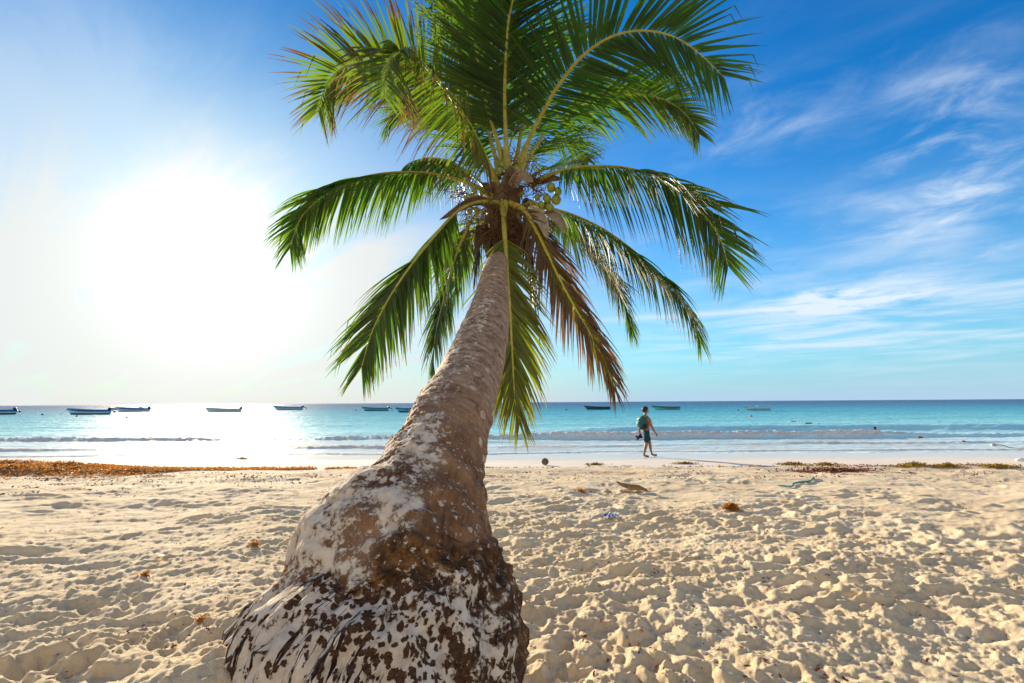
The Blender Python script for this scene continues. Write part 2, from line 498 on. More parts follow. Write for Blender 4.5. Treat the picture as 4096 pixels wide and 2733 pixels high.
# churned foam between the rollers
churn = sstep(19.4, 20.4, SY)*(1-sstep(28, 31, SY))
FO = np.maximum(FO, churn*(.37+.20*fbm(SX*.25, SY*.5, o=3)))
FO = FO*(1-.55*sstep(18, 26, SX))
amp = np.interp(SY, [15, 20, 30, 60, 200, 9000], [0, .006, .03, .04, .04, .05])
Z = Z + amp*fbm(SX*.35, SY*.9, o=3)*.8 + amp*.5*fbm(SX*1.3, SY*2.6, o=2)
Z = Z*sstep(15, 19, SY) + .012
me = mesh_np('sea', np.stack([SX, SY, Z], -1).reshape(-1, 3), grid_faces(len(SR), len(th)))
attr(me, 'foam', np.stack([np.clip(FO, 0, 1), np.clip(Z*2, 0, 1), 0*Z], -1).reshape(-1, 3))
m_sea, nt, out = newmat('sea'); n = N(nt)
pos = n('ShaderNodeNewGeometry').outputs['Position']
sx = n('ShaderNodeSeparateXYZ'); n.set(sx.inputs[0], pos)
fa = n('ShaderNodeAttribute', attribute_name='foam'); sf = n('ShaderNodeSeparateColor'); n.set(sf.inputs[0], fa.outputs['Color'])
lg = n.math('LOGARITHM', n.math('MAXIMUM', sx.outputs[1], 1.0), 10.0)
lgn = n.math('DIVIDE', n.math('ADD', lg, n.math('MULTIPLY', n.math('SUBTRACT', n.noise(n.mapping(pos, (.02, .06, 1)), 1.0, 4, .6), .5), .25)), 4.0)
# colour of the water over white sand: 18 m .31, 30 m .37, 60 m .445, 150 m .54, 1 km .75
wcol = n.ramp(lgn, [(.30, (.78, .80, .76)), (.345, (.62, .82, .82)), (.385, (.32, .78, .82)), (.43, (.19, .60, .67)),
                    (.49, (.060, .40, .52)), (.56, (.018, .21, .36)), (.66, (.005, .085, .22)), (.85, (.004, .06, .17))])
rp1 = n.noise(n.mapping(pos, (.55, 1.3, 1)), 1.4, 6, .62, .3)
rp2 = n.noise(n.mapping(pos, (.06, .22, 1)), 1.0, 6, .62, .3)
wcol = n.mix(n.math('MULTIPLY', n.step(rp2, .5, .7), .35), wcol, (.05, .36, .50, 1))
wcol = n.mix(n.math('MULTIPLY', n.step(lg, 2.1, 2.5), 0.0), wcol, wcol)
bmp = n.bump(rp1, .75, .25)
bmp = n.bump(rp2, n.step(lg, 1.3, 2.0), 1.1, bmp)
dif = n('ShaderNodeBsdfDiffuse'); n.set(dif.inputs['Color'], wcol); n.set(dif.inputs['Normal'], bmp)
glo = n('ShaderNodeBsdfGlossy'); glo.inputs['Roughness'].default_value = .10; n.set(glo.inputs['Normal'], bmp)
glo.inputs['Color'].default_value = (1, 1, 1, 1)
fr = n('ShaderNodeFresnel'); fr.inputs['IOR'].default_value = 1.33; n.set(fr.inputs['Normal'], bmp)
spk_ = n.step(n.noise(n.mapping(pos, (2.2, .50, 1)), 3.0, 6, .85), .46, .66)
frs = n.math('MULTIPLY', n.math('MINIMUM', n.math('MULTIPLY', fr.outputs[0], .85), .58), n.math('MULTIPLY_ADD', spk_, .93, .05))
glw = n('ShaderNodeBsdfGlossy'); glw.inputs['Roughness'].default_value = .40; n.set(glw.inputs['Normal'], bmp)
mg = n('ShaderNodeMixShader'); n.set(mg.inputs[0], n.math('MULTIPLY', fr.outputs[0], .36)); n.set(mg.inputs[1], dif.outputs[0]); n.set(mg.inputs[2], glw.outputs[0])
mx = n('ShaderNodeMixShader'); n.set(mx.inputs[0], frs); n.set(mx.inputs[1], mg.outputs[0]); n.set(mx.inputs[2], glo.outputs[0])
# foam: lacy where thin, solid where thick
fn1 = n.noise(n.mapping(pos, (1.0, 2.0, 1.6)), 3.2, 7, .68, .4)
lace = n.voro(n.mapping(pos, (1.0, 1.9, 1)), 2.2, 'DISTANCE_TO_EDGE')
fth = n.math('ADD', n.math('MULTIPLY', sf.outputs[0], 1.0), n.math('MULTIPLY', n.math('SUBTRACT', fn1, .5), .9))
fth = n.math('SUBTRACT', fth, n.math('MULTIPLY', lace, .25))
fm = n.step(fth, .28, .52)
foam = n('ShaderNodeBsdfPrincipled'); foam.inputs['Roughness'].default_value = .7
n.set(foam.inputs['Base Color'], n.ramp(fn1, [(.35, (.60, .72, .84)), (.55, (.95, .96, .97))]))
n.set(foam.inputs['Normal'], n.bump(fn1, .8, .12))
mx2 = n('ShaderNodeMixShader'); n.set(mx2.inputs[0], fm); n.set(mx2.inputs[1], mx.outputs[0]); ft = n('ShaderNodeBsdfTranslucent'); ft.inputs['Color'].default_value = (.85, .92, .95, 1); mf = n('ShaderNodeMixShader'); mf.inputs[0].default_value = .55
n.set(mf.inputs[1], foam.outputs[0]); n.set(mf.inputs[2], ft.outputs[0]); n.set(mx2.inputs[2], mf.outputs[0])
nt.links.new(mx2.outputs[0], out.inputs[0])
sea = link_mesh('sea', me, m_sea); tag(sea, 'turquoise sea with small white breakers near the shore', kind='structure')

# ================================================================== PALM
palm = empty('palm_tree', at(1850, 2733, 1.72).xy.to_3d() + Vector((0, 0, .8)))
tag(palm, 'coconut palm leaning out from the sand towards the sea, trunk caked with sand', 'tree')
PINV = Matrix.Translation(-palm.location)
def pl(v): return v - palm.location

# the line of the trunk from its head down to the bole: row, left, right, distance out
SIL = [(1065, 1938, 2018, 4.95), (1110, 1922, 2029, 4.55), (1220, 1891, 2035, 4.00), (1318, 1847, 2036, 3.60), (1410, 1806, 2022, 3.30), (1526, 1746, 1998, 2.98), (1693, 1641, 1963, 2.65), (1812, 1577, 1941, 2.46), (1931, 1491, 1942, 2.30), (2031, 1415, 1970, 2.19), (2132, 1305, 1993, 2.10), (2223, 1232, 1996, 2.03), (2314, 1162, 2011, 1.97), (2406, 1185, 2034, 1.92), (2488, 1215, 2056, 1.88), (2560, 1215, 2073, 1.84), (2640, 1120, 2082, 1.80), (2733, 930, 2086, 1.76)]
def catmull(P, s, q):
    """smooth interpolation through points"""
    m = np.gradient(P, s, axis=0)
    k = np.clip(np.searchsorted(s, q)-1, 0, len(s)-2)
    h = (s[k+1]-s[k])[:, None]; t = ((q-s[k])[:, None])/h
    return (2*t**3-3*t**2+1)*P[k] + (t**3-2*t**2+t)*h*m[k] + (-2*t**3+3*t**2)*P[k+1] + (t**3-t**2)*h*m[k+1]
NL, NC = 760, 420
CRI = np.array(CR.transposed())
def project(P):
    c = (P-np.array([0, 0, CAMZ])) @ CRI.T
    return CX+F*c[..., 0]/(-c[..., 2]), CY-F*c[..., 1]/(-c[..., 2])
def trunk_line(sil):
    cp = []; rad = []
    for (y, L, R, d) in sil:
        a = at(L, y, d); b_ = at(R, y, d)
        cp.append((a+b_)/2); rad.append((b_-a).length/2)
    top = [(at(2022, 835, 6.35), .12), (at(2012, 900, 6.32), .125), (at(2006, 980, 6.2), .118), (at(2000, 1030, 5.9), .112), (at(1990, 1052, 5.45), .112)]
    base = [(Vector((cp[-1].x-.02, 1.68, cp[-1].z-.22)), rad[-1]*1.10), (Vector((cp[-1].x-.10, 1.62, cp[-1].z-.5)), rad[-1]*1.35)]
    CPs = np.array([list(t[0]) for t in top] + [list(v) for v in cp] + [list(t[0]) for t in base])
    RDs = np.array([t[1] for t in top] + rad + [t[1] for t in base])
    seg = np.concatenate([[0], np.cumsum(np.linalg.norm(np.diff(CPs, axis=0), axis=1))])
    qs = np.concatenate([np.linspace(0, seg[6], 200)[:-1], np.linspace(seg[6], seg[-1], NL-199)])
    C = catmull(CPs, seg, qs); Rr = catmull(RDs[:, None], seg, qs)[:, 0]
    for _ in range(10): C[1:-1] = (C[:-2]+C[1:-1]*2+C[2:])/4; Rr[1:-1] = (Rr[:-2]+Rr[1:-1]*2+Rr[2:])/4
    T = np.gradient(C, axis=0); T /= np.linalg.norm(T, axis=1)[:, None]
    # frames: 'A' to the right, 'B' the side that faces up and the camera
    A = np.tile(np.array([1., 0, 0]), (NL, 1)); A -= (A*T).sum(1)[:, None]*T; A /= np.linalg.norm(A, axis=1)[:, None]
    B = np.cross(A, T); B *= np.sign(B[:, 2]+1e-9)[:, None]*1.0
    return seg, qs, C, Rr, T, A, B
seg, qs, C, Rr, T, A, B = trunk_line(SIL)
Ltot = seg[-1]
phi = np.linspace(0, 2*PI, NC, endpoint=False) - PI/2       # seam underneath
ct = np.cos(phi)[None, :]; st = np.sin(phi)[None, :]
Sg = np.repeat(qs[:, None], NC, 1)
PH = np.repeat(phi[None, :], NL, 0)
R0 = Rr[:, None]
X = C[:, None, 0] + R0*(A[:, None, 0]*ct + B[:, None, 0]*st)
Y = C[:, None, 1] + R0*(A[:, None, 1]*ct + B[:, None, 1]*st)
Zt = C[:, None, 2] + R0*(A[:, None, 2]*ct + B[:, None, 2]*st)
fp = (C + B*Rr[:, None]) - np.array([0, 0, CAMZ]); fc = fp @ CRI.T
fy = CY - F*fc[:, 1]/(-fc[:, 2])
fy = np.maximum.accumulate(fy[200:]); q_of = lambda yy: float(np.interp(yy, fy, qs[200:]))
print('front rows', fy[0], fy[-1], Ltot)
sU = q_of(1400); sM = q_of(1830); sL = q_of(2020); sC0 = q_of(2200); sC1 = q_of(2430)
# growth rings on the upper trunk
ringp = Sg/(.085+.02*np.sin(Sg*3)) + .5*fbm(X*1.2, Y*1.2, Zt*1.2, o=2) + .25*np.cos(PH)
rings = (np.mod(ringp, 1.0))
ring_h = -.010*np.exp(-((rings-.5)/.10)**2) + .004*np.sin(2*PI*rings)
up_w = 1-sstep(sU, sM, Sg)
nbig = fbm(X*3.0, Y*3.0, Zt*3.0, o=4)
nmid = fbm(X*9, Y*9, Zt*9, o=4)
nfin = fbm(X*34, Y*34, Zt*34, o=3)
D = ring_h*.5*(.35+.65*up_w)*(.5+1.3*np.clip(nmid+.3, 0, 1))*(1-sstep(sM, sL, Sg)) + .006*nmid*(1+Sg*0)
lowm = sstep(sU, sL, Sg)
D += lowm*(.024*nbig + .011*nmid)
# lumpy ledges of caked sand on the left half
leftw = sstep(.35, -.35, np.cos(PH)+.1*nbig)
led = np.mod(Sg*3.4 + .35*nbig + .22*np.cos(PH), 1.0)
D += leftw*sstep(sU, sM, Sg)*(1-sstep(sC0, sC1, Sg))*(.014*(led**2.2) + .008*np.abs(nmid))
# torn crust of the root bole
wob = .10*fbm(np.cos(PH)*1.7+5, np.sin(PH)*1.7, o=3) - .05*np.cos(PH) - .26*sstep(-.1, .85, -np.cos(PH))
wobe = wob*1.2 - .22*sstep(.05, .7, np.cos(PH)) + .20*sstep(-.1, .85, -np.cos(PH))
cr = sstep(sC0-.05, sC0+.05, Sg+wob)*(1-sstep(sC1-.06, sC1+.02, Sg+wobe))
knobs = 1-np.clip(np.abs(fbm(X*13, Y*13, Zt*13, o=2))*3.0, 0, 1)
D += cr*(.020 + .016*nmid + .022*knobs*(.4+.6*np.abs(nbig)) )
edge = np.exp(-((Sg+wobe-(sC1-.03))/.05)**2)
D += edge*.03*sstep(.2, 1.0, np.cos(PH))
# root strands below the crust
bel = sstep(sC1-.06, sC1+.08, Sg+wobe)
tw = PH*R0*1.0
strand = np.abs(perlin(PH*9+1.5*nbig, Sg*1.6, PH*0))*2
D += bel*(.036*np.clip(strand, 0, 1) - .016 - .035*sstep(.3, 1, np.cos(PH)) + .015*nbig)
D += .0035*nfin*(.3+lowm)
# collar hollow on the right shoulder of the bole
D -= .030*np.exp(-(((Sg-q_of(2210))/.09)**2 + ((PH-.95)/.16)**2))
X += D*(A[:, None, 0]*ct + B[:, None, 0]*st); Y += D*(A[:, None, 1]*ct + B[:, None, 1]*st); Zt += D*(A[:, None, 2]*ct + B[:, None, 2]*st)
V = np.stack([X, Y, Zt], -1).reshape(-1, 3) - np.array(palm.location)
me = mesh_np('trunk', V, grid_faces(NL, NC, wrap=True))
# r: how much sand clings, g: bole crust, b: upper trunk
upface = B[:, None, 2]*st + A[:, None, 2]*ct
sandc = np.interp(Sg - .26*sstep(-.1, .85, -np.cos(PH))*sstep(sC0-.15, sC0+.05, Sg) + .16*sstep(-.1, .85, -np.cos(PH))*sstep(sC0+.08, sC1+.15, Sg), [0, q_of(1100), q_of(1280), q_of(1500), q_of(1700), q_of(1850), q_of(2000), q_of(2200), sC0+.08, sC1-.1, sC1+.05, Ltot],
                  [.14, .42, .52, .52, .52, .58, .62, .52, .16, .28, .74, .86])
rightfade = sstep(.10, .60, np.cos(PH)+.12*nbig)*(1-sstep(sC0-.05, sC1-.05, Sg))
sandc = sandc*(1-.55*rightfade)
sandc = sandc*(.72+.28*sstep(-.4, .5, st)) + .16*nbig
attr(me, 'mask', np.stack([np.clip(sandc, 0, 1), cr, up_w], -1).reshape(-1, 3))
attr(me, 'wrap', np.stack([PH/(2*PI)+.5, Sg/Ltot, np.clip(rings, 0, 1)], -1).reshape(-1, 3))
kz = sstep(sC0+.06, sC0+.16, Sg+wob)*(1-sstep(sC1+.08, sC1+.30, Sg+wobe))
attr(me, 'zones', np.stack([bel, kz, 0*bel], -1).reshape(-1, 3))

m_bark, nt, out = newmat('bark'); n = N(nt)
tc = n('ShaderNodeTexCoord').outputs['Object']
am = n('ShaderNodeAttribute', attribute_name='mask'); sm = n('ShaderNodeSeparateColor'); n.set(sm.inputs[0], am.outputs['Color'])
aw = n('ShaderNodeAttribute', attribute_name='wrap'); sw = n('ShaderNodeSeparateColor'); n.set(sw.inputs[0], aw.outputs['Color'])
cw = n('ShaderNodeCombineXYZ'); n.set(cw.inputs[0], n.math('MULTIPLY', sw.outputs[0], 3.0)); n.set(cw.inputs[1], n.math('MULTIPLY', sw.outputs[1], 6.6))
W = cw.outputs[0]
n1 = n.noise(tc, 5, 6, .62); n2 = n.noise(tc, 22, 6, .65); n3 = n.noise(tc, 85, 4, .7)
fib = n.noise(n.mapping(W, (16, 1.8, 1)), 3.0, 6, .65, .4)       # fibres along the trunk
rng_ = n.noise(n.mapping(W, (1.2, 11, 1)), 2.0, 5, .6, .3)       # bands round it
brown = n.ramp(n1, [(.30, (.075, .030, .014)), (.5, (.19, .085, .036)), (.68, (.36, .20, .10))])
brown = n.mix(n.math('MULTIPLY', n.step(fib, .35, .7), .55), brown, (.30, .185, .11, 1))
grey = n.ramp(n2, [(.3, (.13, .080, .055)), (.7, (.36, .24, .165))])
upc = n.mix(n.math('MULTIPLY', n.step(rng_, .40, .60), .75), grey, (.44, .31, .22, 1))
upc = n.mix(n.math('MULTIPLY', n.step(n.noise(tc, 12, 5, .7, .8), .54, .66), .8), upc, (.10, .062, .045, 1))
wood = n.mix(sm.outputs[2], brown, upc)
wood = n.mix(n.math('MULTIPLY', n.step(fib, .60, .72), .6), wood, (.045, .028, .02, 1))
crustc = n.ramp(n2, [(.30, (.012, .008, .006)), (.48, (.085, .040, .018)), (.62, (.21, .10, .035)), (.8, (.28, .17, .07))])
wood = n.mix(sm.outputs[1], wood, crustc)
# sand that clings
sn = n.math('ADD', n.math('MULTIPLY', n1, .36), n.math('ADD', n.math('MULTIPLY', n2, .40), n.math('MULTIPLY', n3, .24)))
sv = n.math('ADD', sn, n.math('MULTIPLY', n.math('SUBTRACT', sm.outputs[0], .5), .5))
sfine = n.step(sv, .50, .55)
vo = n('ShaderNodeTexVoronoi'); vo.inputs['Scale'].default_value = 15; vo.inputs['Randomness'].default_value = 1
dsc = n('ShaderNodeVectorMath', operation='SCALE'); dsc.inputs['Scale'].default_value = .06
n.set(dsc.inputs[0], n('ShaderNodeTexNoise', i_Vector=tc, i_Scale=14.0, i_Detail=3.0).outputs['Color'])
dst = n.vmath('ADD', tc, dsc.outputs[0])
n.set(vo.inputs['Vector'], dst)
vc = n('ShaderNodeSeparateColor'); n.set(vc.inputs[0], vo.outputs['Color'])
thr = n.math('MULTIPLY', n.math('POWER', vc.outputs[0], 2.2), .40)
splot = n.step(n.math('ADD', n.math('SUBTRACT', thr, vo.outputs['Distance']), n.math('MULTIPLY', n.math('SUBTRACT', n3, .5), .25)), -.01, .02)
fleck = n.math('MULTIPLY', n.step(n.noise(tc, 40, 4, .65), .59, .63), n.step(n.noise(tc, 4, 3, .6), .36, .52))
splot = n.math('MAXIMUM', splot, fleck)
splot = n.math('MULTIPLY', splot, n.math('SUBTRACT', 1.0, n.math('MULTIPLY', sm.outputs[2], .5)))
sfine = n.math('MAXIMUM', sfine, n.math('MULTIPLY', splot, .9))
# dark root tips and streaks that poke through
knob = n.step(n.noise(n.mapping(W, (15, 12, 1)), 3.4, 3, .5, .6), .53, .57)
az_ = n('ShaderNodeAttribute', attribute_name='zones'); sz = n('ShaderNodeSeparateColor'); n.set(sz.inputs[0], az_.outputs['Color'])
bel_ = sz.outputs[0]; cru_ = sz.outputs[1]
patchy = n.math('MULTIPLY', n.math('SUBTRACT', n1, .5), .35)
sf_ = n.math('ADD', n.noise(n.mapping(W, (24, 4.0, 1)), 2.6, 4, .6, .8), n.math('ADD', patchy, n.math('MULTIPLY', n.math('SUBTRACT', bel_, 1.0), .4)))
stre = n.step(sf_, .568, .59)
kd = n.voro(n.mapping(dst, (1, 1, .7)), 42)
kd = n.math('ADD', kd, n.math('MULTIPLY', n.math('SUBTRACT', n2, .5), 1.3))
kd = n.math('ADD', kd, n.math('MULTIPLY', n.math('SUBTRACT', n3, .5), .7))
kd = n.math('ADD', kd, n.math('ADD', n.math('MULTIPLY', patchy, -1.5), n.math('MULTIPLY', n.math('SUBTRACT', 1.0, cru_), .9)))
knob = n.step(kd, .52, .46)
pok = n.math('MAXIMUM', stre, knob)
sfine = n.math('MULTIPLY', sfine, n.math('SUBTRACT', 1.0, pok))
wood = n.mix(pok, wood, n.mix(knob, n.ramp(n3, [(.3, (.006, .008, .012)), (.7, (.035, .018, .012))]), n.ramp(n3, [(.3, (.022, .012, .008)), (.7, (.13, .062, .03))])))
sandcol = n.ramp(n2, [(.3, (.44, .34, .25)), (.65, (.70, .60, .48))])
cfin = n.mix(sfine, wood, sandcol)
b = n('ShaderNodeBsdfPrincipled'); n.set(b.inputs['Base Color'], cfin)
n.set(b.inputs['Roughness'], n.math('MULTIPLY_ADD', sfine, .25, .70))
n.set(b.inputs['Specular IOR Level'], .10)
hgtn = n.math('ADD', n.math('MULTIPLY', sfine, .5), n.math('ADD', n.math('MULTIPLY', n2, .45), n.math('MULTIPLY', n3, .35)))
hgtn = n.math('ADD', hgtn, n.math('MULTIPLY', fib, .35))
n.set(b.inputs['Normal'], n.bump(hgtn, .75, .010))
nt.links.new(b.outputs[0], out.inputs[0])
trunk = link_mesh('trunk', me, m_bark, palm)

# ---------------------------------------------------------------- leaf material
def leaf_material(name, trans=.42):
    m, nt, out = newmat(name); n = N(nt)
    at_ = n('ShaderNodeAttribute', attribute_name='tint'); s = n('ShaderNodeSeparateColor'); n.set(s.inputs[0], at_.outputs['Color'])
    tc = n('ShaderNodeTexCoord').outputs['Object']
    nn = n.noise(tc, 9, 4, .6)
    g = n.ramp(s.outputs[2], [(0, (.008, .028, .008)), (.5, (.020, .062, .012)), (1, (.070, .125, .018))])
    g = n.mix(s.outputs[1], g, (.30, .24, .030, 1))
    br = n.ramp(nn, [(.3, (.050, .026, .014)), (.7, (.19, .105, .05))])
    bm_ = n.step(n.math('ADD', s.outputs[0], n.math('MULTIPLY', n.math('SUBTRACT', nn, .5), .55)), .40, .62)
    col = n.mix(bm_, g, br)
    tcol = n.mix(bm_, n.mix(s.outputs[1], (.10, .30, .012, 1), (.46, .34, .02, 1)), (.17, .085, .03, 1))
    p = n('ShaderNodeBsdfPrincipled'); n.set(p.inputs['Base Color'], col); p.inputs['Roughness'].default_value = .40
    p.inputs['Specular IOR Level'].default_value = .45
    t = n('ShaderNodeBsdfTranslucent'); n.set(t.inputs['Color'], tcol)
    mx = n('ShaderNodeMixShader'); mx.inputs[0].default_value = trans
    nt.links.new(p.outputs[0], mx.inputs[1]); nt.links.new(t.outputs[0], mx.inputs[2])
    nt.links.new(mx.outputs[0], out.inputs[0])
    return m
m_leaf = leaf_material('palm_leaflet')
m_rach = simple_mat('palm_midrib', (.34, .32, .055), .45, .25, 14, .4)
m_rachy = simple_mat('palm_midrib_yellow', (.46, .36, .05), .45, .25, 14, .4)
m_husk = simple_mat('dry_husk', (.15, .10, .065), .8, .45, 18, .2, .6)
m_spathe = simple_mat('dry_spathe', (.33, .27, .21), .7, .35, 12, .25, .3)
m_twig = simple_mat('dry_twig', (.14, .075, .035), .8, .4, 20, .2)
m_nut = simple_mat('green_coconut', (.24, .27, .045), .42, .3, 9, .45)

Z1 = lambda x, y: (1000+x/1.119, y/1.119)
HUB = at(2022, 850, 6.3)

def spline(pts, n_):
    P_ = np.array([list(p) for p in pts]); s_ = np.concatenate([[0], np.cumsum(np.linalg.norm(np.diff(P_, axis=0), axis=1))])
    q = np.linspace(0, s_[-1], n_)
    c = catmull(P_, s_, q)
    return c, s_[-1]

def make_frond(pts, k=.4, droop=1.0, llen=.85, lw=.034, start=.18, brown=.2, yellow=.1, tint=.5, nleaf=130, up=.15, rz=.05,
               mat=m_rach, seed=0, side=(1, 1), ang=(70, 24), label=None, ragged=.1, sbase=.045, hang=0.0):
    """pts: list of (x, y, depth) along the midrib, first at the crown"""
    rg = random.Random(seed*77+5)
    P3 = [at(*Z1(x, y), d) for x, y, d in pts]
    C_, L = spline(P3, 60)
    C_ = np.array(C_)
    Tn = np.gradient(C_, axis=0); Tn /= np.linalg.norm(Tn, axis=1)[:, None]
    cam0 = np.array([0, 0, CAMZ])
    S = []; prev = None
    k0, k1 = k if isinstance(k, tuple) else (k, k)
    h0, h1 = hang if isinstance(hang, tuple) else (hang, hang)
    dr0, dr1 = droop if isinstance(droop, tuple) else (droop, droop)
    u0, u1 = up if isinstance(up, tuple) else (up, up)
    for i in range(60):
        t = Tn[i]
        a = np.cross(t, [0, 0, 1.0]); a /= (np.linalg.norm(a)+1e-6)
        v = C_[i]-cam0; v /= np.linalg.norm(v)
        b = np.cross(t, -v); b /= (np.linalg.norm(b)+1e-6)      # lies across the midrib as seen from the beach side
        if a.dot(b) < 0: a = -a
        k = k0+(k1-k0)*(i/59)**1.3
        s = a*(1-k)+b*k
        if prev is not None:
            if s.dot(prev) < 0: s = -s
            s = s*.45+prev*.55
        s -= t*s.dot(t); s /= np.linalg.norm(s)
        prev = s; S.append(s)
    S = np.array(S)
    Nn = np.cross(S, Tn); 
    for i in range(60):
        if i == 0: Nn[0] *= -1 if Nn[0, 2] < 0 else 1
        elif Nn[i].dot(Nn[i-1]) < 0: Nn[i] *= -1
    # midrib
    mb = MB(); ring = []
    for i in range(60):
        f = i/59
        r = sbase*(1-f)**1.1*.62+.0035+ (.55*sbase*max(0, 1-f/.12))
        for q in range(8):
            a = 2*PI*q/8
            ring.append(C_[i] + S[i]*math.cos(a)*r*1.15 + Nn[i]*math.sin(a)*r*.75)
    fs = [(i*8+q, i*8+(q+1) % 8, (i+1)*8+(q+1) % 8, (i+1)*8+q) for i in range(59) for q in range(8)]
    mb.add([Vector(v)-palm.location for v in ring], fs)
    fo = mb.build('frond', mat, palm)
    if label: fo['label'] = label
    # leaflets
    VS = []; FS = []; TI = []
    NSEG = 8
    for sd in (-1, 1):
        sc = side[0] if sd < 0 else side[1]
        if sc <= 0: continue
        clump = 0
        for j in range(nleaf):
            f = start + (1-start)*((j+.5+rg.uniform(-.3, .3))/nleaf)
            if rg.random() < ragged*.35: continue
            if j % 5 == 0: clump = rg.gauss(0, .07)
            fi = min(f*59, 58.99); i0 = int(fi); w = fi-i0
            p = C_[i0]*(1-w)+C_[i0+1]*w; t = Tn[i0]; s = S[i0]*sd; nn_ = Nn[i0]
            g = (f-start)/(1-start)
            ln = llen*sc*(.45+.55*min(1, g/.16))*(1-.58*max(0, (g-.45)/.55)**1.5)*rg.uniform(.88, 1.08)
            if rg.random() < ragged: ln *= rg.uniform(.45, .85)
            an = math.radians(ang[0]+(ang[1]-ang[0])*g**1.1 + rg.gauss(0, 2.5)) + clump
            d = t*math.cos(an)+s*math.sin(an)+nn_*(u0+(u1-u0)*min(1, g*1.15)+rg.gauss(0, .09)+clump)
            d[2] -= h0+(h1-h0)*min(1, g*1.15)
            d /= np.linalg.norm(d)
            wd = lw*(.65+.5*math.sin(PI*min(1, g*.9+.12)))*rg.uniform(.85, 1.15)
            # blade normal
            bn = nn_ + t*.25*rg.uniform(-1, 1)
            q = p.copy(); seglen = ln/NSEG; rnd = rg.random()
            dr = (dr0+(dr1-dr0)*g)*rg.uniform(.75, 1.3)
            kink = rg.random() < ragged*.5; kk = rg.randint(3, 6)
            bt = min(1, brown*rg.uniform(.3, 1.8)); yl = min(1, max(0, yellow+rg.gauss(0, .08)))
            o0 = len(VS)
            for m_ in range(NSEG+1):
                h = m_/NSEG
                prof = min(1, .35+h*6)*(1-h**1.5)
                side_v = np.cross(d, bn); side_v /= (np.linalg.norm(side_v)+1e-6)
                nrm = np.cross(side_v, d)
                hw = wd*.5*max(prof, .06)
                VS += [q+side_v*hw, q-nrm*hw*.45, q-side_v*hw]
                tb = bt*(h**1.7)*1.15+.12*bt+max(0, brown-1)*.8
                TI += [(tb, yl*(.5+.5*h), min(1, max(0, tint+.9*(rnd-.5))))]*3
                if m_ < NSEG:
                    FS += [(o0+m_*3, o0+m_*3+1, o0+m_*3+4, o0+m_*3+3), (o0+m_*3+1, o0+m_*3+2, o0+m_*3+5, o0+m_*3+4)]
                q = q + d*seglen
                d = d + np.array([0, 0, -1.0])*dr*.17*(.35+h*1.3)
                if kink and m_ == kk: d = d*.35 + np.array([0, 0, -1.0])
                d /= np.linalg.norm(d)
    me = mesh_np('leaflets', np.array(VS)-np.array(palm.location), FS)
    attr(me, 'tint', np.array(TI))
    lo = link_mesh('leaflets', me, m_leaf, fo)
    return fo

